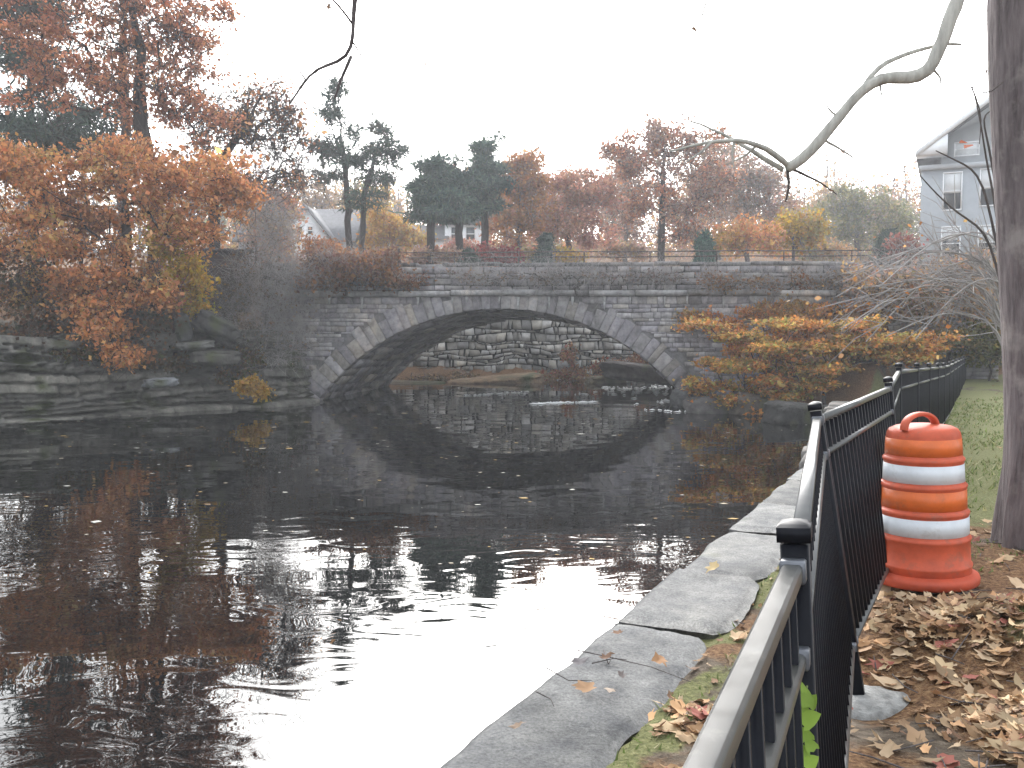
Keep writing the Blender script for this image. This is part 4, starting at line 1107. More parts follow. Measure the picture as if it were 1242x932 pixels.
for k, (u, tops_, lab, sc) in enumerate(((522, 186, 'leftmost dark pine of the clump behind the bridge', 1), (556, 188, 'full middle pine of the dark clump behind the bridge', 1.1), (588, 160, 'tallest pine of the dark clump with an open top', .9))):
    els = []
    h = 305 - tops_
    for q in range(8):
        f = q / 7
        els.append((u + rng.normal(0, 7), tops_ + 8 + f * h * .56, (9 + 29 * f ** .7) * sc * (1 if q % 2 else .8), 4 + 2 * f))
    tree('pine_tree', lab, 'tree', 49.5 + 1.6 * k, [(u, 312), (u + 2, 240), (u, tops_ + 4)], els, 2.0, 130, 5600, .23, [tuple(c * 1.5 for c in g) for g in GREEN], rcl=.42, seed=30 + k, leafmat='needle', elong=2.2, clz=.28, frac=.85, trunk_r=.22, group='dark pines behind the bridge', twigs=220, twigmat='twig_dark', twig_r=.011)
tree('maple_tree', 'orange tan maple just right of the dark pines', 'tree', 53.5, [(632, 315), (630, 270), (632, 230)],
     [(632, 225, 32, 26), (625, 262, 32, 26), (645, 200, 26, 18), (650, 255, 26, 28), (612, 285, 24, 16)], 2.2, 130, 4600, .21, [(.42, .2, .08), (.46, .24, .1), (.36, .19, .11), (.40, .17, .08)], rcl=.55, seed=40, tip=.014, trunk_r=.16, twigs=300, twig_len=1, bark='bark_grey', twig_r=.012)
tree('maple_tree', 'dusky red maple in the middle of the far treeline', 'tree', 55.5, [(690, 316), (688, 270), (692, 230)],
     [(685, 225, 34, 26), (715, 235, 28, 28), (690, 265, 42, 24), (665, 280, 24, 26), (720, 285, 26, 20), (738, 240, 18, 20)], 2.6, 160, 7400, .21, RED, rcl=.55, seed=41, tip=.014, trunk_r=.17, twigs=350, twig_len=1, bark='bark_grey', twig_r=.012)
tree('oak_tree', 'widest russet oak with an airy grey crown behind the bridge', 'tree', 58, [(801, 318), (803, 270), (804, 215), (808, 165)],
     [(800, 172, 48, 26), (842, 180, 40, 30), (765, 200, 28, 26), (800, 215, 50, 26), (860, 220, 38, 30), (780, 255, 40, 22), (835, 255, 45, 24), (815, 285, 42, 14), (745, 185, 18, 14)],
     3.4, 260, 7800, .22, MAUVE + RUST, rcl=.6, seed=42, tip=.014, trunk_r=.23, twigs=1500, twig_len=1.1, twigmat='twig_dark', twig_r=.012)
tree('oak_tree', 'greyish oak with half its leaves gone behind the hanging limb', 'tree', 64, [(905, 318), (905, 260), (900, 215)],
     [(905, 215, 40, 30), (930, 225, 32, 26), (890, 250, 34, 24), (940, 260, 30, 22)], 3, 170, 4200, .2, MAUVE + [(.3, .24, .2)], rcl=.6, seed=43, tip=.013, trunk_r=.18, twigs=1200, twig_len=1.2, twig_r=.011, bark='bark_grey')
tree('maple_tree', 'small orange brown tree low beside the bright yellow one', 'tree', 53, [(905, 318), (903, 295)],
     [(905, 282, 30, 16), (880, 292, 28, 12), (930, 290, 20, 14)], 2, 70, 1900, .22, ORANGE[2:] + [(.5, .3, .06)], rcl=.6, seed=44, tip=.01, twigs=160, twig_r=.01)
tree('maple_tree', 'bright yellow tree near the right end of the parapet', 'tree', 55, [(962, 318), (962, 290), (964, 270)],
     [(964, 268, 30, 16), (950, 290, 32, 14), (982, 282, 16, 18)], 2, 90, 2900, .22, YELLOW, rcl=.55, seed=45, tip=.01, trunk_r=.1, twigs=120, twig_r=.01, bark='bark_grey')
tree('ash_tree', 'grey olive tree with a rounded crown left of the pale building', 'tree', 74, [(1040, 318), (1040, 270), (1038, 245)],
     [(1010, 250, 30, 20), (1045, 245, 36, 18), (1080, 262, 26, 24), (1030, 280, 46, 22), (1078, 285, 30, 18)], 3, 170, 4300, .26, OLIVE + [(.25, .23, .16)], rcl=.7, seed=46, tip=.014, trunk_r=.2, twigs=900, twig_len=1.1, twig_r=.012, bark='bark_grey')
tree('maple_tree', 'thin pale orange tree behind the white gabled house', 'tree', 92, [(372, 318), (372, 260)],
     [(375, 232, 28, 20), (395, 245, 20, 22), (350, 250, 22, 16)], 3, 90, 1900, .3, TAN, rcl=.8, seed=47, tip=.016, trunk_r=.2, twigs=600, twig_len=1.3, twig_r=.014, bark='bark_grey')
tree('maple_tree', 'yellow orange tree between the evergreens behind the bridge', 'tree', 58, [(484, 318), (482, 290), (483, 268)],
     [(478, 278, 26, 16), (495, 290, 20, 18), (460, 290, 18, 18), (450, 255, 22, 12)], 2, 90, 2900, .22, [(.46, .27, .06), (.52, .32, .07), (.4, .2, .06), (.42, .3, .1)], rcl=.5, seed=48, tip=.01, trunk_r=.12, twigs=160, twig_r=.01)
for (u, v0, v1, w, Y, lab, cc) in ((662, 319, 285, 15, 50, 'stubby dark green conifer standing behind the parapet', GREEN), (855, 318, 284, 14, 51, 'small blue green conifer behind the right half of the parapet', [(.03, .09, .07), (.05, .13, .09), (.04, .10, .09)]),
                                   (1076, 316, 274, 20, 52, 'dark conifer in front of the grey olive tree', GREEN), (568, 322, 306, 10, 50, 'low round dark evergreen right on the parapet line', GREEN)):
    els = [(u, v0 - (v0 - v1) * f, max(2.5, w * (1 - f) ** .7), (v0 - v1) * .13) for f in np.linspace(0, .92, 6)]
    tree('conifer', lab, 'conifer', Y, [(u, v0 + 2), (u, v1 + 4)], els, w / 23, 90, 3200, .17, cc, rcl=.22, seed=int(u), leafmat='needle', elong=1.8, trunk_r=.06)
for (u, v, ru, rv, Y, lab, pal, n) in ((605, 310, 26, 9, 51, 'crimson bush behind the middle of the parapet', [(.32, .06, .06), (.4, .1, .09), (.26, .07, .06)], 1500),
                                       (690, 314, 15, 8, 50, 'bright yellow bush behind the parapet beside the stubby conifer', YELLOW, 1200),
                                       (638, 314, 30, 7, 52, 'ochre hedge behind the parapet between the red and yellow bushes', [(.38, .27, .1), (.42, .32, .14), (.33, .22, .09)], 1500),
                                       (530, 312, 30, 10, 50, 'pinkish brown bush behind the left of the parapet', [(.34, .2, .15), (.4, .27, .18), (.3, .16, .12)], 1700),
                                       (1095, 302, 16, 12, 50, 'dull red bush at the foot of the pale building', [(.26, .08, .06), (.3, .12, .08)], 900),
                                       (760, 306, 34, 12, 62, 'low brown shrubs beneath the widest russet oak', MAUVE + TAN, 1300),
                                       (566, 302, 26, 10, 62, 'dusty mauve shrub beneath the pines', RED + MAUVE, 1200),
                                       (1000, 305, 40, 12, 60, 'olive brush right of the bright yellow tree', OLIVE + TAN, 1600)):
    tree('bush', lab, 'bush', Y, [(u, v + rv), (u, v)], [(u - ru * .5, v, ru * .5, rv), (u + ru * .4, v + 1, ru * .55, rv * .8), (u, v - rv * .3, ru * .5, rv * .8)], 1.2, 50, n, .2, pal, rcl=.4, seed=int(u + v), tip=.008, twigs=120, twig_r=.008)

tree('bramble', 'dry brown grass and scrub on the shore left under the arch', 'undergrowth', 44.9, [(500, 468), (500, 462)], [(470, 464, 22, 6), (520, 462, 26, 5), (565, 458, 22, 4), (445, 468, 12, 5)], .6, 70, 1500, .14, [(.2, .12, .06), (.28, .17, .08), (.14, .1, .05)], rcl=.25, seed=70, tip=.006, twigs=260, twigmat='twig_dark', base_z=.5)
tree('bramble', 'rusty scrub with red leaves on the shore right under the arch', 'undergrowth', 44.6, [(720, 462), (720, 455)], [(700, 452, 24, 9), (745, 445, 26, 14), (690, 430, 12, 12), (775, 438, 18, 14), (660, 458, 22, 5)], .6, 90, 2100, .14, [(.26, .12, .07), (.3, .17, .08), (.34, .1, .07), (.2, .15, .07)], rcl=.28, seed=71, tip=.006, twigs=300, twigmat='twig_dark', base_z=.5)
tree('bramble', 'trailing brown and green growth along the lip of the left cliff', 'undergrowth', 27.6, [(90, 430), (90, 420)], [(40, 425, 50, 12), (110, 428, 40, 10), (170, 432, 30, 10, .6), (10, 432, 20, 12), (215, 440, 22, 10, 1.2), (280, 452, 20, 10, 2), (60, 455, 20, 8), (300, 430, 22, 14, 2.4)], .7, 130, 2300, .12, [(.12, .08, .04), (.09, .1, .04), (.2, .12, .05), (.07, .08, .035)], rcl=.3, seed=72, tip=.006, twigs=700, twigmat='twig_dark', base_z=2.0)
for (u, v1, Y, wd, lab, pal, n) in ((545, 208, 84, 34, 'rusty tree peeping between the pines and the evergreens', RED, 2300), (612, 188, 82, 36, 'pale bare topped tree left of the orange tan maple', TAN, 1500), (758, 190, 78, 36, 'thin brown tree between the red maple and the widest oak', MAUVE, 1500),
                                    (872, 168, 84, 44, 'faint grey brown tree behind the hanging limb', MAUVE + TAN, 2200), (1000, 222, 92, 34, 'faint bare tree between the yellow and olive trees', TAN, 900), (330, 225, 62, 30, 'wispy brown tree over the slate roof of the gabled house', TAN + RUST, 1500), (455, 222, 84, 32, 'pale yellow tree far behind the evergreens', YELLOW + TAN, 1700), (1095, 245, 90, 16, 'thin green tree close beside the pale building', OLIVE, 1100)):
    tree('ash_tree', lab, 'tree', Y, [(u, 316), (u + 2, 280), (u, v1 + 30)], [(u, v1 + 14, wd * .6, 15), (u - wd * .5, v1 + 38, wd * .6, 20), (u + wd * .5, v1 + 34, wd * .6, 20), (u, v1 + 62, wd, 20), (u + 4, v1 + 90, wd * .9, 14)], 2.8, 150, int(n * 1.7), .28, pal, rcl=.75, seed=int(u * 3), tip=.014, trunk_r=.17, twigs=600, twig_len=1.2, twig_r=.013, bark='bark_grey')

# the wood further back: one mass
mb = MB(); mt = MB(); rw_ = np.random.default_rng(90)
for k in range(210):
    Y = 96 + rw_.random() * 50; u = -60 + 1340 * rw_.random()
    g = at(u, 300, Y); g[2] = Hs(g[0], g[1]) - .3
    top = at(u + rw_.normal(0, 6), 228 + rw_.normal(0, 17) - 18 * math.exp(-((u - 620) / 260) ** 2), Y)
    mt.tube([g, (g + top) / 2 + rw_.normal(0, .2, 3), top], [.22, .15, .04], 4, cap=False)
    n = 60; vt = 620 - (top[2] - EYE) / Y * FPX - 228; c = ell_points([(u, vt + 24, 20, 20), (u + 8, vt + 44, 26, 22)], Y, 3, n)
    for q in range(26):
        a = g + (top - g) * (.35 + .6 * rw_.random()); d = c[q] - a
        mt.tube([a, a + d * .5 + [0, 0, .2], c[q]], [.05, .03, .015], 3, cap=False)
    m = 260; P = c[rw_.integers(0, n, m)] + rw_.normal(0, .6, (m, 3))
    leaf_cards(mb, P, .34, pick_cols([MAUVE, TAN, OLIVE, RED, ORANGE, TAN + YELLOW][rw_.integers(6)], P, m, k, 3))
for k in range(170):
    Y = 88 + rw_.random() * 30; u = 250 + 900 * rw_.random()
    g = at(u, 300, Y); g[2] = Hs(g[0], g[1]); m = 130
    P = g + rw_.normal(0, 1, (m, 3)) * [1.3, 1.0, .7] + [0, 0, .8]
    leaf_cards(mb, P, .36, pick_cols([MAUVE, TAN, OLIVE, TAN + YELLOW, ORANGE][rw_.integers(5)], P, m, k, 3))
wood = thing('distant_woods', at(620, 300, 110), 'hazy autumn wood on the rise behind the houses', 'wood')
wood['kind'] = 'stuff'
o = mt.build('trunks', M['bark_grey'], wood); o['kind'] = 'stuff'
o = mb.build('foliage', M['leaf'], wood); o['kind'] = 'stuff'

# ------------------------------------------------------------------ creeper and the right bank
OCR = [(.36, .12, .035), (.44, .18, .05), (.32, .20, .06), (.20, .17, .05), (.42, .22, .07), (.26, .20, .06)]
IVY = [(.54, .23, .06), (.64, .33, .09), (.48, .29, .075), (.29, .26, .07), (.62, .36, .10), (.44, .32, .09), (.58, .25, .07)]
tree('creeper', 'broad mat of orange creeper draped over the right bank to the water', 'creeper', 27.6, [(1000, 470), (960, 455)],
     [(862, 395, 42, 6, .9), (905, 410, 48, 7, .6), (955, 424, 60, 9), (900, 442, 62, 9, .5), (868, 466, 44, 8, .7), (925, 478, 58, 9, .3), (985, 446, 52, 10), (1012, 422, 48, 9), (1060, 414, 50, 11),
      (1112, 412, 46, 12), (880, 487, 34, 5, .6), (940, 394, 44, 6, .8), (995, 396, 36, 6, .5), (1040, 395, 44, 8), (960, 462, 62, 9), (1085, 432, 50, 12), (850, 474, 24, 5, .9), (930, 495, 36, 5, .3)],
     1.1, 420, 17000, .135, IVY, rcl=.26, seed=50, tip=.008, twigs=500, twigmat='twig_dark', clz=.4, patch=1.3, crown='foliage', flat=.55, jit=.32, frac=.8)
tree('creeper', 'thinner rust creeper clinging to the bridge wall under the string course', 'creeper', 30.7, [(905, 430), (905, 415)],
     [(850, 386, 28, 6, .35), (882, 398, 26, 14, .35), (925, 378, 40, 8, .3), (965, 392, 40, 22, .2), (1000, 378, 40, 12, .1), (900, 420, 25, 14, .1), (1040, 385, 35, 18, 0), (830, 383, 10, 4, .35), (945, 420, 30, 14)],
     .3, 240, 5600, .125, [(.52, .2, .06), (.60, .27, .075), (.44, .23, .07), (.4, .27, .1)], rcl=.26, seed=51, tip=.006, twigs=400, twigmat='twig_dark', crown='foliage')
tree('bramble', 'brown vine tangle on the parapet above the rust creeper', 'undergrowth', 31.1, [(880, 356), (880, 345)],
     [(880, 342, 40, 8), (945, 345, 45, 10), (1010, 340, 50, 14), (860, 335, 20, 5)], .3, 120, 1100, .11, [(.26, .12, .06), (.3, .17, .08), (.2, .13, .09)], rcl=.25, seed=52, tip=.006, twigs=1100, twig_len=.7, twig_r=.006, base_z=3.9)
tree('bramble', 'loose grey vines trailing over the middle of the parapet', 'undergrowth', 31.5, [(700, 345), (702, 338)],
     [(650, 335, 70, 10), (740, 336, 60, 9), (570, 335, 50, 9), (800, 338, 40, 8)], .35, 110, 500, .1, [(.2, .15, .13), (.26, .18, .13)], rcl=.25, seed=53, tip=.006, twigs=1300, twig_len=.8, twig_r=.005, base_z=3.9)
tree('bush', 'brown and tan bush below the pale building', 'bush', 30.0, [(1150, 430), (1150, 390)],
     [(1130, 370, 45, 30), (1180, 350, 40, 35), (1085, 350, 45, 25), (1215, 390, 40, 30), (1160, 320, 40, 20), (1060, 340, 35, 15)], 1.6, 190, 3000, .16, TAN + MAUVE + [(.2, .14, .06)], rcl=.5, seed=54, tip=.009, twigs=1400, twig_len=1, twig_r=.007)
tree('bush', 'olive hedge where the lawn ends behind the railing', 'hedge', 29.6, [(1200, 452), (1200, 425)],
     [(1190, 412, 30, 18), (1222, 410, 30, 22), (1150, 412, 30, 14), (1205, 432, 40, 10)], 1.2, 120, 4300, .13, [(.16, .16, .05), (.2, .18, .06), (.12, .12, .04), (.3, .22, .07)], rcl=.32, seed=55, tip=.008)
tree('bush', 'mixed brown brush right of the lawn beside the trunk', 'bush', 36, [(1280, 440), (1280, 420)],
     [(1290, 400, 60, 40), (1350, 390, 60, 50), (1240, 380, 40, 30)], 2, 130, 3500, .17, TAN + OLIVE, rcl=.5, seed=56, tip=.01, twigs=500, twig_r=.008)

# bare shrub with arching grey twigs behind the railing
sb = thing('bare_shrub', (6.35, 11.2, Hs(6.35, 11.2)), 'leafless shrub arching pale twigs across the bridge beside the trunk', 'shrub')
mb = MB(); rs = np.random.default_rng(66)
def arc(P, r0, r1, k=5):
    P = np.array(P); t = np.linspace(0, 1, len(P)); tq = np.linspace(0, 1, 16)
    Q = np.stack([np.interp(tq, t, P[:, i]) for i in range(3)], 1)
    for _ in range(3): Q[1:-1] = (Q[:-2] + 2 * Q[1:-1] + Q[2:]) / 4
    mb.tube(Q, np.linspace(r0, r1, 16), k, cap=False); return Q
stem0 = np.array([6.35, 11.2, Hs(6.35, 11.2) - .1])
ends = [(1010, 345), (1000, 372), (1020, 400), (1050, 415), (1075, 408), (1030, 325), (1060, 300), (1045, 350), (1090, 290), (1015, 360), (1060, 380), (1085, 330), (1105, 300), (1010, 392), (1110, 412), (1095, 360), (1120, 330), (1040, 372), (1070, 345), (1120, 280), (1150, 262), (1135, 395), (1160, 300), (1180, 285)]
for (u, v) in ends:
    Y = 10.6 + rs.random() * 1.4
    hub = at(1215 + rs.normal(0, 8), 330 + rs.normal(0, 35), 11.2)
    e = at(u, v, Y)
    mid = hub * .5 + e * .5; mid[2] += .18 + .25 * rs.random() if v > 330 else -.05
    Q = arc([stem0 + rs.normal(0, .05, 3) * [1, 1, 0], (stem0 * .6 + hub * .4) + [0.1, 0, .2], hub, mid, e], .018, .0055)
    for w in range(9):
        i = rs.integers(7, 15); a = Q[i]; d = Q[min(15, i + 1)] - Q[i - 1]; d /= np.linalg.norm(d)
        d2 = d + rs.normal(0, .5, 3); d2 /= np.linalg.norm(d2); L = .25 + .55 * rs.random()
        mb.tube([a, a + d2 * L * .5, a + d2 * L + [0, 0, .08 * rs.normal()]], [.0065, .005, .003], 3, cap=False)
mb.build('stems', M['twig'], sb)
mb = MB(); P = np.array([at(u + rs.normal(0, 22), v + rs.normal(0, 16), 11.2) for u, v in ends * 2]); leaf_cards(mb, P, .06, pick_cols([(.4, .18, .06), (.45, .28, .12)], P, len(P), 3)); mb.build('last_leaves', M['leaf'], sb)
sb2 = thing('sapling', (6.0, 10.2, Hs(6.0, 10.2)), 'dark sapling with one bowed branch in front of the pale building', 'sapling')
mb = MB(); s0 = np.array([6.15, 10.4, Hs(6.15, 10.4) - .1])
for pts in (((1212, 330), (1195, 278), (1165, 262), (1135, 235), (1115, 212)), ((1213, 300), (1206, 240), (1195, 190), (1190, 150), (1180, 108)), ((1210, 300), (1190, 210), (1160, 195), (1135, 183)), ((1213, 260), (1200, 180), (1190, 140), (1208, 132))):
    arc([s0, *[at(u, v, 10.4) for u, v in pts]], .02, .006)
mb.build('stems', M['twig_dark'], sb2)

# green vine climbing the near post
vb = on(980, 940, 1.55); vine = thing('vine', (tops[1][0] + .03, tops[1][1] - .06, Hs(tops[1][0], tops[1][1])), 'fresh green vine climbing the nearest railing post', 'vine')
mb = MB(); st = np.array([at(u, v, 1.50) for u, v in ((985, 1500), (980, 1150), (984, 990), (978, 930), (981, 890), (976, 850), (979, 832))]); st[0][2] = Hs(st[0][0], st[0][1])
mb.tube(st, np.linspace(.0035, .0015, len(st)), 5); mb.build('stem', mat_plain('vine_stem', (.2, .25, .08), .6), vine)
def heart(mb, c, size, nrm_, rot, colr, curl=.25):
    o = np.array([(0, 0), (.22, .12), (.40, .02), (.46, .25), (.36, .55), (.18, .82), (0, 1.0), (-.18, .82), (-.36, .55), (-.46, .25), (-.40, .02), (-.22, .12)]) - [0, .4]
    n = np.asarray(nrm_, float); n /= np.linalg.norm(n)
    a = np.cross(n, [0.0, 0.1, 1.0]); a /= np.linalg.norm(a); b = np.cross(n, a)
    ca, sa = math.cos(rot), math.sin(rot); A, Bv = a * ca + b * sa, -a * sa + b * ca
    V = [c + size * (A * x + Bv * y + n * (curl * abs(x) - curl * .8 * y * y)) for x, y in o] + [np.asarray(c) - n * size * .04]
    mb.add(V, T=[[i, (i + 1) % 12, 12] for i in range(12)], c=colr)
for i, (u, v, sz) in enumerate(((976, 848, .050), (984, 852, .034), (980, 872, .050), (972, 858, .03), (977, 893, .036), (983, 905, .034), (975, 912, .03), (982, 925, .04), (973, 835, .025))):
    mb = MB(); heart(mb, at(u, v, 1.485), sz * .78, (rng.normal(0, .4), -1, .7), math.pi + rng.normal(0, .5), np.array((.28, .42, .07)) * math.exp(rng.normal(0, .15)))
    mb.build('leaf', M['grass'], vine)

# ------------------------------------------------------------------ fallen leaves, grass, twigs
LOBES = []
for k in range(7):
    r = np.random.default_rng(100 + k); th = np.linspace(0, 2 * math.pi, 15, endpoint=False)
    rad = np.where(np.arange(15) % 3 == 0, 1.0, np.where(np.arange(15) % 3 == 1, .74, .80)) * (1 + r.normal(0, .13, 15)); rad[0] *= 1.15
    LOBES.append(np.stack([rad * np.cos(th) * r.uniform(.8, 1.15), rad * np.sin(th) * r.uniform(.6, 1.0)], 1))
def lay_leaf(mb, P, n_up, size, colr, curl, k):
    o = LOBES[k % 7]; n = n_up / np.linalg.norm(n_up)
    a = np.cross(n, rng.normal(size=3)); a /= np.linalg.norm(a); b = np.cross(n, a)
    f = curl * (o[:, 0] ** 2) * rng.uniform(.2, 1) + curl * .7 * o[:, 1] ** 2 * rng.uniform(-.4, 1) + rng.normal(0, .06, 15)
    V = P + size * (a[None] * o[:, :1] + b[None] * o[:, 1:] * .85 + n[None] * f[:, None])
    V = np.vstack([V, P, P + size * (-a * 1.5 + n * .1)])
    mb.add(V, T=[[i, (i + 1) % 15, 15] for i in range(15)] + [[8, 7, 16]], c=colr)
DRY = [(.44, .29, .17), (.50, .35, .21), (.38, .23, .12), (.54, .40, .26), (.30, .17, .09), (.46, .27, .14), (.50, .37, .22), (.22, .13, .08), (.34, .21, .11)]
mb = MB(); pts = []
for (px, py, r, h) in PILES:
    n = int(600 * r * r / .25)
    q = rng.normal(size=(n, 2)) * r * .62
    for dx, dy in q: pts.append((px + dx, py + dy, h * math.exp(-(dx * dx + dy * dy) / (r * r * .5)) * rng.random() * .55, 1))
for _ in range(260):
    t = rng.random(); Y = 2.4 + 4.8 * rng.random(); X = Y * .46 - .15 + rng.normal(.5, .7); pts.append((X, Y, .0, 1))
for _ in range(2600):
    Y = 7 + 24 * rng.random() ** 1.3; X = Y * .52 + .2 + 4.2 * rng.random() ** .8 * (1 + Y * .03)
    if fbm(np.array([[X * .45, Y * .28]]), 55)[0] > .44 + .25 * (rng.random() - .5): pts.append((X, Y, .0, 1.15))
for _ in range(170):
    Y = 2.6 + 8.5 * rng.random(); X = 1.42 + (Y - 3.9) * .40 - .12 - .62 * rng.random(); pts.append((X, Y, .0, .62))
pts = np.array(pts)
dq = river_sd(pts[:, :2]); pts = pts[(dq > .5) & (np.exp(-((pts[:, 0] - 2.85) ** 2 + (pts[:, 1] - 4.05) ** 2) / .16) < .3 + .5 * rng.random(len(pts)))]
hz = H(pts[:, 0], pts[:, 1])
for i, (X, Y, dz, sc) in enumerate(pts):
    up = np.array([rng.normal(0, .35), rng.normal(0, .35), 1.0])
    c = np.array(DRY[rng.integers(len(DRY))]) * math.exp(rng.normal(-.08, .30))
    if rng.random() < .05: c = np.array((.34, .12, .09))
    lay_leaf(mb, np.array([X, Y, hz[i] + .010 + dz]), up, .037 * sc * min(1.7, math.exp(rng.normal(0, .34))), c, .35, i)
tag(mb.build('leaf_litter', M['litter']), 'curled brown fallen leaves heaped along the railing and lawn', 'leaf litter', kind='stuff')
for i, (u, v, sz, c, lab) in enumerate(((800, 803, .046, (.36, .2, .1), 'tan curled leaf lying at the inner rim of the coping slab'), (712, 838, .058, (.42, .26, .15), 'largest tan leaf on the coping slab'),
                                        (704, 806, .036, (.22, .2, .2), 'grey brown leaf standing on edge near the water side'), (753, 822, .042, (.2, .17, .16), 'dark grey leaf between the tan ones on the slab'),
                                        (628, 884, .034, (.3, .22, .16), 'small dry leaf alone by the water edge'), (735, 800, .035, (.2, .12, .08), 'brown leaf caught among twigs on the slab'),
                                        (740, 840, .028, (.5, .4, .32), 'pale scrap of leaf beside the largest tan leaf'), (865, 690, .055, (.5, .38, .2), 'yellowish leaf on the soil strip beyond the slab'),
                                        (750, 770, .03, (.25, .15, .1), 'tiny brown leaf at the joint of two coping slabs'))):
    mb = MB(); lay_leaf(mb, np.zeros(3), np.array([rng.normal(0, .3), -.35, 1.0]), sz, np.array(c), .55, i)
    P = on(u, v, 1.085 if i != 7 else 1.1)
    o = mb.build('dry_leaf', M['litter']); o.location = tuple(P + np.array([0, 0, .012])); tag(o, lab, 'leaf', 'leaves lying on the coping')
mb = MB()
for i, pts_ in enumerate((((700, 790), (735, 797), (790, 812), (838, 828)), ((718, 806), (745, 800), (760, 803)), ((732, 790), (738, 806), (742, 800)), ((662, 812), (690, 826), (718, 828)), ((650, 842), (668, 850), (672, 858)))):
    mb.tube([on(u, v, 1.085) + [0, 0, rng.random() * .012] for u, v in pts_], np.linspace(.0035, .0018, len(pts_)), 5)
for _ in range(110):
    Y = 2.6 + 3.6 * rng.random(); X = Y * .46 + .05 + rng.normal(.35, .45); a = rng.random() * 6.28; L = .06 + .2 * rng.random()
    if river_sd(np.array([[X, Y]]))[0] < .15: continue
    q = [np.array([X + L * t * math.cos(a + .25 * abs(t)), Y + L * t * math.sin(a + .25 * abs(t)), 0]) for t in (-.5, 0, .5)]
    for p_ in q: p_[2] = max(Hs(p_[0], p_[1]), 1.07 if river_sd(p_[None, :2])[0] < .6 else -9) + .012 + .012 * rng.random()
    mb.tube(q, [.0032, .003, .002], 4)
tag(mb.build('twig_litter', M['bark_grey']), 'thin broken twigs scattered over the coping slab and soil', 'twigs', kind='stuff')

n = 60000
X = rng.uniform(-.5, 13, n); Y = 2.2 + 20 * rng.random(n) ** 1.5
mk = fbm(np.stack([X, Y], 1) * .9, 21) * .6 + fbm(np.stack([X, Y], 1) * 2.6, 31) * .4
dd_ = river_sd(np.stack([X, Y], 1)); fr_ = X - (Y * .5)
md_ = np.exp(-((X - 2.85) ** 2 + (Y - 4.05) ** 2) / .16)
st_mask = (dd_ > .6) & (dd_ < 1.2) & (fbm(np.stack([X, Y], 1) * 2.6, 31) > .48)
keep = ((dd_ > 1.2) & (Y > 5.2) & (mk > .46 + .1 * rng.random(n))) | (st_mask & (rng.random(n) < .8)) | (md_ > rng.random(n) * .8 + .15)
X, Y = X[keep], Y[keep]; n = len(X)
h = H(X, Y); L = np.where(Y < 6, .022, .045) * np.exp(rng.normal(0, .3, n)); a = rng.random(n) * 2 * math.pi
w = .004 + .0006 * Y
b0 = np.stack([X - w * np.cos(a), Y - w * np.sin(a), h], 1); b1 = np.stack([X + w * np.cos(a), Y + w * np.sin(a), h], 1)
tpz = np.stack([X + L * .7 * rng.normal(size=n), Y + L * .7 * rng.normal(size=n), h + L], 1)
cg = np.array([(.14, .19, .055), (.20, .23, .09), (.28, .26, .13), (.11, .15, .045)])[rng.integers(0, 4, n)] * np.exp(rng.normal(0, .2, n))[:, None]
mb = MB(); mb.add(np.stack([b0, b1, tpz], 1).reshape(-1, 3), T=np.arange(3 * n).reshape(n, 3), c=np.repeat(cg, 3, 0))
tag(mb.build('grass', M['grass']), 'thin short grass on the lawn and soil strip', 'grass', kind='stuff')

# specks drifting on the water, and the foam of the rapids
n = 430; Y = 10 + 19 * rng.random(n); X = Y * (-.6 + 1.0 * rng.random(n)); kp = river_sd(np.stack([X, Y], 1)) < -.4; X, Y = X[kp], Y[kp]; n = len(X)
a = rng.random(n) * 6.28; s_ = .014 * np.exp(rng.normal(0, .5, n)) * (.6 + Y * .05)
V = np.stack([np.stack([X + s_ * 1.4 * np.cos(a + t) * (1.3 if i % 2 == 0 else .7), Y + s_ * np.sin(a + t), np.full(n, .006)], 1) for i, t in enumerate((0, 1.57, 3.14, 4.71))], 1).reshape(-1, 3)
mb = MB(); mb.add(V, Q=np.arange(4 * n).reshape(n, 4), c=np.repeat(np.array([(.45, .38, .28), (.3, .18, .08), (.5, .48, .42), (.4, .26, .08)])[rng.integers(0, 4, n)], 4, 0))
tag(mb.build('floating_leaves', M['litter']), 'tiny leaf specks drifting on the dark pool', 'floating leaves', kind='stuff')
mb = MB()
def foam_streak(u0, v0, u1, v1, wid, n):
    for _ in range(n):
        t = rng.random(); u = u0 + (u1 - u0) * t + rng.normal(0, 3); v = v0 + (v1 - v0) * t + rng.normal(0, wid)
        c = on(u, v, .015); L = .03 + .13 * rng.random() ** 2; W = .012 + .025 * rng.random(); k = 8
        th = np.linspace(0, 6.283, k, endpoint=False)
        rr = 1 + rng.normal(0, .25, k)
        V = [c + np.array([L * rr[i] * math.cos(th[i]), W * rr[i] * math.sin(th[i]) * 2, 0]) for i in range(k)] + [c + [0, 0, .02 + .03 * rng.random()]]
        mb.add(V, T=[[i, (i + 1) % k, k] for i in range(k)])
foam_streak(645, 490, 722, 487.5, .3, 90); foam_streak(700, 478, 815, 474, 2.0, 40); foam_streak(770, 488, 835, 484, 2.4, 18); foam_streak(560, 480, 640, 476, .8, 40); foam_streak(730, 472, 820, 469, 1.3, 60); foam_streak(780, 497, 826, 499, .6, 14)
tag(mb.build('rapids_foam', M['foam']), 'white water where the river runs out from the arch', 'foam', kind='stuff')

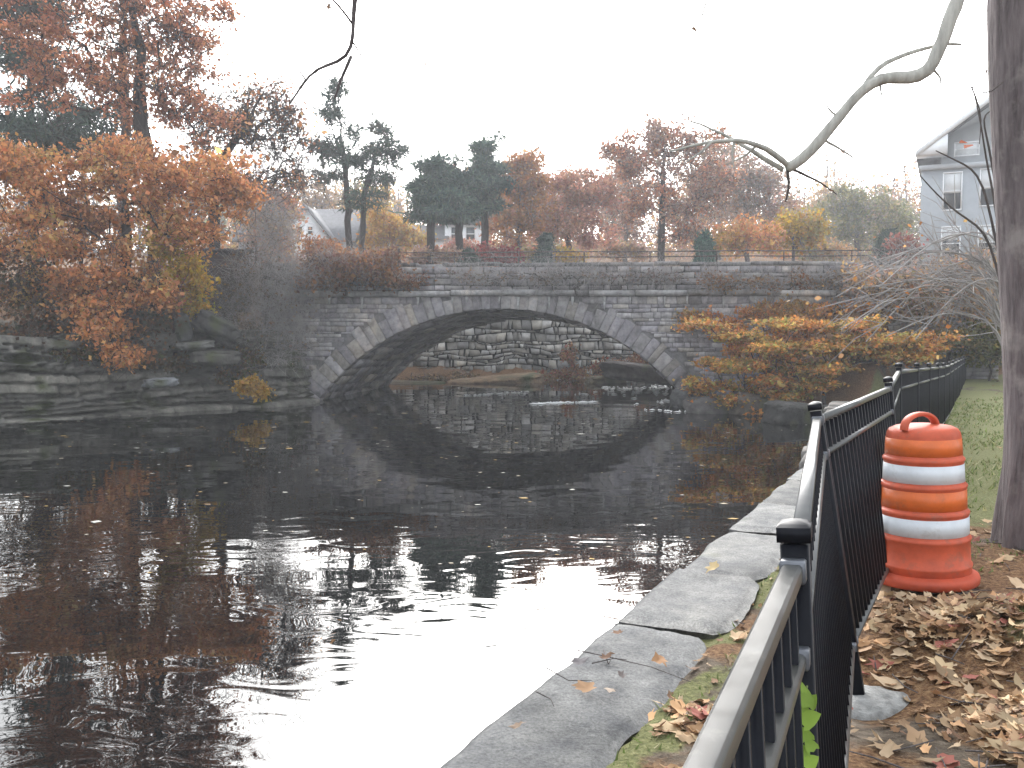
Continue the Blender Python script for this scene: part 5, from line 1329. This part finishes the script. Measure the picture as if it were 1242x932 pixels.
# ------------------------------------------------------------------ houses
def quad_prism(mb, P, d):
    P = np.asarray(P, float); d = np.asarray(d, float); n = len(P)
    V = np.vstack([P, P + d]); F4 = [[i, (i + 1) % n, n + (i + 1) % n, n + i] for i in range(n)]
    if n == 4: mb.add(V, Q=F4 + [[3, 2, 1, 0], [4, 5, 6, 7]])
    else:
        T = [[0, i + 1, i] for i in range(1, n - 1)] + [[n, n + i, n + i + 1] for i in range(1, n - 1)]
        mb.add(V, Q=F4, T=T)

def window(root, x0, x1, z0, z1, y, blind=.5):
    mb = MB(); e = .09
    for a in ((x0 - e, z0 - e, x1 + e, z0), (x0 - e, z1, x1 + e, z1 + e), (x0 - e, z0, x0, z1), (x1, z0, x1 + e, z1), (x0, (z0 + z1) / 2 - .03, x1, (z0 + z1) / 2 + .03)):
        mb.box(((a[0] + a[2]) / 2, y - .03, (a[1] + a[3]) / 2), a[2] - a[0] - .002, .08, a[3] - a[1] - .002)
    w = mb.build('window', M['trim'], root); sub(w)
    mb = MB(); mb.box(((x0 + x1) / 2, y - .004, (z0 + z1) / 2), x1 - x0 - .01, .02, z1 - z0 - .01); mb.build('pane', M['glass'], w)
    if blind:
        zb = z1 - (z1 - z0) * blind; mb = MB(); mb.box(((x0 + x1) / 2, y - .018, (z1 + zb) / 2), x1 - x0 - .03, .006, z1 - zb - .02); mb.build('blind', M['shade'], w)

Y = 60.0
def X_(u, Y): return at(u, 400, Y)[0]
def Z_(v, Y): return at(620, v, Y)[2]
apt = thing('apartment_building', (X_(1250, Y), Y, Z_(345, Y)), 'tall pale gabled building behind the trunk on the right', 'building')
xl, xu, xr = X_(1112, Y), X_(1133, Y), X_(1445, Y); xc = (xu + xr - (xu - xl)) / 2 + .4
zb, z1, ze, zr = Z_(360, Y), Z_(206, Y), Z_(170, Y), Z_(52, Y)
mb = MB(); mb.box(((xl + xr) / 2, Y + 7, (zb + z1) / 2), xr - xl, 14, z1 - zb); mb.build('lower_wall', M['siding_low'], apt)
mb = MB(); xu2 = 2 * xc - xu; quad_prism(mb, [(xu, Y + .6, z1 + .002), (xu2, Y + .6, z1 + .002), (xu2, Y + .6, ze), (xc, Y + .6, zr - .3), (xu, Y + .6, ze)], (0, 13, 0)); mb.build('upper_wall', M['siding'], apt)
mb = MB(); mb.box(((xl + xr) / 2, Y + 6.9, z1 + .08), xr - xl + .3, 14.2, .3); mb.build('belt_trim', M['siding'], apt)
sl = (zr - ze) / (xc - xu); ov = 1.5
roof = None
mb = MB()
for s_ in (1, -1):
    a = (xc - s_ * (xc - xu + ov), ze - sl * ov); b = (xc, zr)
    quad_prism(mb, [(a[0], Y - .9, a[1]), (b[0], Y - .9, b[1]), (b[0], Y - .9, b[1] + .25), (a[0], Y - .9, a[1] + .25)], (0, 15.5, 0))
roof = mb.build('roof', M['roof'], apt); sub(roof)
mb = MB()
for s_ in (1, -1):
    a = (xc - s_ * (xc - xu + ov), ze - sl * ov)
    quad_prism(mb, [(a[0], Y - 1.0, a[1] - .12), (xc, Y - 1.0, zr - .12), (xc, Y - 1.0, zr + .27), (a[0], Y - 1.0, a[1] + .27)], (0, .09, 0))
mb.build('barge_board', M['trim'], roof)
mb = MB(); quad_prism(mb, [(xu - ov, Y - .95, ze - sl * ov), (xu + .35, Y - .95, ze - sl * ov), (xu + .35, Y - .95, ze + .1)], (0, 1.5, 0)); mb.build('eave_return', M['trim'], roof)
for (u0, u1, v0, v1, b_, yy) in ((1148, 1172, 176, 190, 1.0, Y + .6), (1187, 1206, 168, 184, 1.0, Y + .6), (1225, 1245, 168, 184, 1, Y + .6), (1137, 1155, 213, 256, .55, Y), (1176, 1194, 211, 253, .55, Y), (1215, 1233, 211, 253, .4, Y), (1137, 1155, 278, 316, .4, Y), (1176, 1194, 278, 316, .5, Y)):
    window(apt, X_(u0, Y), X_(u1, Y), Z_(v1, Y), Z_(v0, Y), yy, b_)
apt.location = (xl, Y, apt['_loc'][2])
for ch in apt.children: ch.location.x = apt['_loc'][0] - xl
apt.rotation_euler.z = -math.atan2(xl, Y) - .03

Y = 70.0
hs = thing('gabled_house', (X_(370, Y), Y, Z_(320, Y)), 'small house with a bright white gable and slate roof beyond the left abutment', 'house')
x0, x1, zb, ze, zr = X_(340, Y), X_(403, Y), Z_(325, Y), Z_(290, Y), Z_(251, Y); xc = (x0 + x1) / 2
mb = MB(); quad_prism(mb, [(x0, Y, zb), (x1, Y, zb), (x1, Y, ze), (xc, Y, zr), (x0, Y, ze)], (0, 4, 0)); mb.build('gable_wall', M['trim'], hs)
mb = MB(); xa = X_(282, Y); mb.box(((xa + x1 + .6) / 2, Y + 5.5, (zb + ze) / 2), x1 + .6 - xa, 7, ze - zb); mb.build('wall', M['siding'], hs)
mb = MB()
sl = (zr - ze) / (xc - x0)
for s_ in (1, -1):
    a = (xc - s_ * (xc - x0 + .4), ze - sl * .4)
    quad_prism(mb, [(a[0], Y - .35, a[1] + .03), (xc, Y - .35, zr + .03), (xc, Y - .35, zr + .2), (a[0], Y - .35, a[1] + .2)], (0, 5, 0))
quad_prism(mb, [(xa - .4, Y + 1.6, ze - .1), (xa - .4, Y + 5.5, zr + .3), (xa - .4, Y + 5.5, zr + .5), (xa - .4, Y + 1.6, ze + .1)], (x1 + 1.2 - xa + .8, 0, 0))
quad_prism(mb, [(xa - .4, Y + 9.4, ze - .1), (xa - .4, Y + 5.5, zr + .3), (xa - .4, Y + 5.5, zr + .5), (xa - .4, Y + 9.4, ze + .1)], (x1 + 1.2 - xa + .8, 0, 0))
mb.build('roof', M['roof'], hs)
window(hs, xc - .55, xc - .2, ze + .35, ze + .9, Y, 0); window(hs, xc + .25, xc + .6, ze + .35, ze + .9, Y, 0)
mb = MB(); mb.box((xc, Y - .12, ze - .12), x1 - x0 + .5, .22, .14); mb.build('gutter', M['twig_dark'], hs)

Y = 80.0
h2 = thing('white_house', (X_(555, Y), Y, Z_(312, Y)), 'white house half hidden by the dark pines', 'house')
for (u0, u1, v0, v1) in ((540, 584, 272, 312), (500, 540, 290, 312)):
    mb = MB(); mb.box(((X_(u0, Y) + X_(u1, Y)) / 2, Y + 3, (Z_(v0, Y) + Z_(v1, Y)) / 2), X_(u1, Y) - X_(u0, Y) - .01, 6, Z_(v0, Y) - Z_(v1, Y)); mb.build('wall', M['trim'], h2)
    xa, xb, z0, zt_ = X_(u0, Y) - .4, X_(u1, Y) + .4, Z_(v0, Y), Z_(v0, Y) + 1.3
    mb = MB()
    quad_prism(mb, [(xa, Y - .4, z0 - .1), (xa, Y + 3, zt_), (xa, Y + 3, zt_ + .2), (xa, Y - .4, z0 + .1)], (xb - xa, 0, 0)); quad_prism(mb, [(xa, Y + 6.4, z0 - .1), (xa, Y + 3, zt_), (xa, Y + 3, zt_ + .2), (xa, Y + 6.4, z0 + .1)], (xb - xa, 0, 0))
    mb.build('roof', M['siding'] if u0 == 538 else M['roof'], h2)
for u in (548, 566): window(h2, X_(u, Y), X_(u + 10, Y), Z_(292, Y), Z_(276, Y), Y, 0)
window(h2, X_(512, Y), X_(522, Y), Z_(304, Y), Z_(294, Y), Y, 0)

# dark shed on the left slope
Y = 34.0
c = at(268, 322, Y); gzz = Hs(c[0], c[1])
sh = thing('shed', (c[0], c[1], gzz), 'dark weathered shed half buried in brush above the bank', 'shed')
w_, zt_ = 1.9, at(268, 307, Y)[2]
mb = MB(); mb.box((c[0], c[1], (gzz - .4 + zt_) / 2), w_, 1.6, zt_ - gzz + .4, .35); mb.build('wall', M['shed'], sh)
mb = MB(); mb.box((c[0], c[1], zt_ + .05), w_ + .3, 1.95, .09, .35); mb.build('roof', M['roof'], sh)
mb = MB(); q = np.array([math.cos(.35), math.sin(.35), 0]); q2 = np.array([math.sin(.35), -math.cos(.35), 0]); dd2 = np.array([c[0], c[1], zt_ - .75]) + q * .25 + q2 * .80
mb.box(dd2, .9, .06, 1.2, .35); mb.build('door', M['twig_dark'], sh)

# sagging cable from the oak to the gabled house
a, b = at(240, 268, 40), at(345, 286, 69.5)
t = np.linspace(0, 1, 20)[:, None]; P = a + (b - a) * t; P[:, 2] -= 1.0 * (4 * t[:, 0] * (1 - t[:, 0])) * .35
mb = MB(); mb.tube(P, [.035] * 20, 5); tag(mb.build('overhead_cable', M['twig_dark'], origin=a), 'dark sagging cable running to the gabled house', 'cable')

# ------------------------------------------------------------------ camera, light, sky
cam = bpy.data.cameras.new('camera'); co = bpy.data.objects.new('camera', cam); COL.objects.link(co)
co.location = (0, 0, EYE); co.rotation_euler = (math.pi / 2 - PITCH, 0, 0)
cam.sensor_width = 36; cam.lens = 36 * FPX / 1242; cam.clip_start = .05; cam.clip_end = 3000
S.camera = co

GLOW, GLOW_N, HAZE = 36.0, 9.0, .0016
SUN_EL, SUN_AZ = math.radians(28), math.radians(2)     # azimuth measured from +Y towards +X
sun = bpy.data.lights.new('sun', 'SUN'); so = bpy.data.objects.new('sun', sun); COL.objects.link(so)
sun.energy = 1.0; sun.angle = math.radians(25); sun.color = (1, .975, .94)
d = Vector((math.sin(SUN_AZ) * math.cos(SUN_EL), math.cos(SUN_AZ) * math.cos(SUN_EL), math.sin(SUN_EL)))
so.rotation_euler = (-d).to_track_quat('-Z', 'Y').to_euler(); so.location = d * 200

W = bpy.data.worlds.new('World'); S.world = W; W.use_nodes = True
nt = W.node_tree; nt.nodes.clear()
out = nt.nodes.new('ShaderNodeOutputWorld'); bg = nt.nodes.new('ShaderNodeBackground')
sky = nt.nodes.new('ShaderNodeTexSky'); sky.sky_type = 'NISHITA'; sky.sun_disc = False; sky.sun_elevation = SUN_EL; sky.sun_rotation = SUN_AZ
sky.air_density = 1.0; sky.dust_density = 4.0; sky.ozone_density = 1.0
hsv = nt.nodes.new('ShaderNodeHueSaturation'); hsv.inputs['Saturation'].default_value = .45
mix = nt.nodes.new('ShaderNodeMixRGB'); mix.inputs[0].default_value = .5; mix.inputs[2].default_value = (10.5, 11.0, 11.6, 1)   # thin cloud cover
nt.links.new(sky.outputs[0], hsv.inputs['Color']); nt.links.new(hsv.outputs[0], mix.inputs[1])
geo = nt.nodes.new('ShaderNodeNewGeometry'); dot = nt.nodes.new('ShaderNodeVectorMath'); dot.operation = 'DOT_PRODUCT'
dot.inputs[1].default_value = tuple(-d)       # incoming points back at the viewer
nt.links.new(geo.outputs['Incoming'], dot.inputs[0])
mx0 = N(nt, 'ShaderNodeMath', operation='MAXIMUM', i_1=0.0); pw = N(nt, 'ShaderNodeMath', operation='POWER', i_1=GLOW_N); ml = N(nt, 'ShaderNodeMath', operation='MULTIPLY', i_1=GLOW)
nt.links.new(dot.outputs['Value'], mx0.inputs[0]); nt.links.new(mx0.outputs[0], pw.inputs[0]); nt.links.new(pw.outputs[0], ml.inputs[0])
gl = N(nt, 'ShaderNodeMixRGB', blend_type='ADD'); gl.inputs[0].default_value = 1
cl = N(nt, 'ShaderNodeCombineColor'); 
for q in range(3): nt.links.new(ml.outputs[0], cl.inputs[q])
nt.links.new(mix.outputs[0], gl.inputs[1]); nt.links.new(cl.outputs[0], gl.inputs[2]); nt.links.new(gl.outputs[0], bg.inputs[0])
bg.inputs[1].default_value = .12
nt.links.new(bg.outputs[0], out.inputs[0])

if HAZE:
    mb = MB(); mb.box((0, 0, 20), 840, 840, 46)  # box of thin haze added to stand for lens glare
    mb.V[0][:, 2] = np.where(mb.V[0][:, 2] > 20, 30.0, -4.0)
    m, nt2, o2 = new_mat('glare_haze')
    pv = N(nt2, 'ShaderNodeVolumePrincipled'); pv.inputs['Color'].default_value = (.93, .96, 1, 1); pv.inputs['Density'].default_value = HAZE; pv.inputs['Anisotropy'].default_value = .3
    nt2.links.new(pv.outputs[0], o2.inputs['Volume'])
    tag(mb.build('haze', m), 'pale haze added for the lens glare over the far trees', 'haze', kind='stuff')

S.view_settings.view_transform = 'Standard'; S.view_settings.look = 'None'; S.view_settings.exposure = 1.0; S.view_settings.gamma = 1
S.view_settings.use_curve_mapping = False
S.render.engine = 'CYCLES'
try:
    S.cycles.use_denoising = True
    S.cycles.max_bounces = 6; S.cycles.diffuse_bounces = 3; S.cycles.glossy_bounces = 3; S.cycles.transmission_bounces = 3; S.cycles.transparent_max_bounces = 4
except Exception:
    pass
for o in bpy.data.objects:
    if '_loc' in o: del o['_loc']
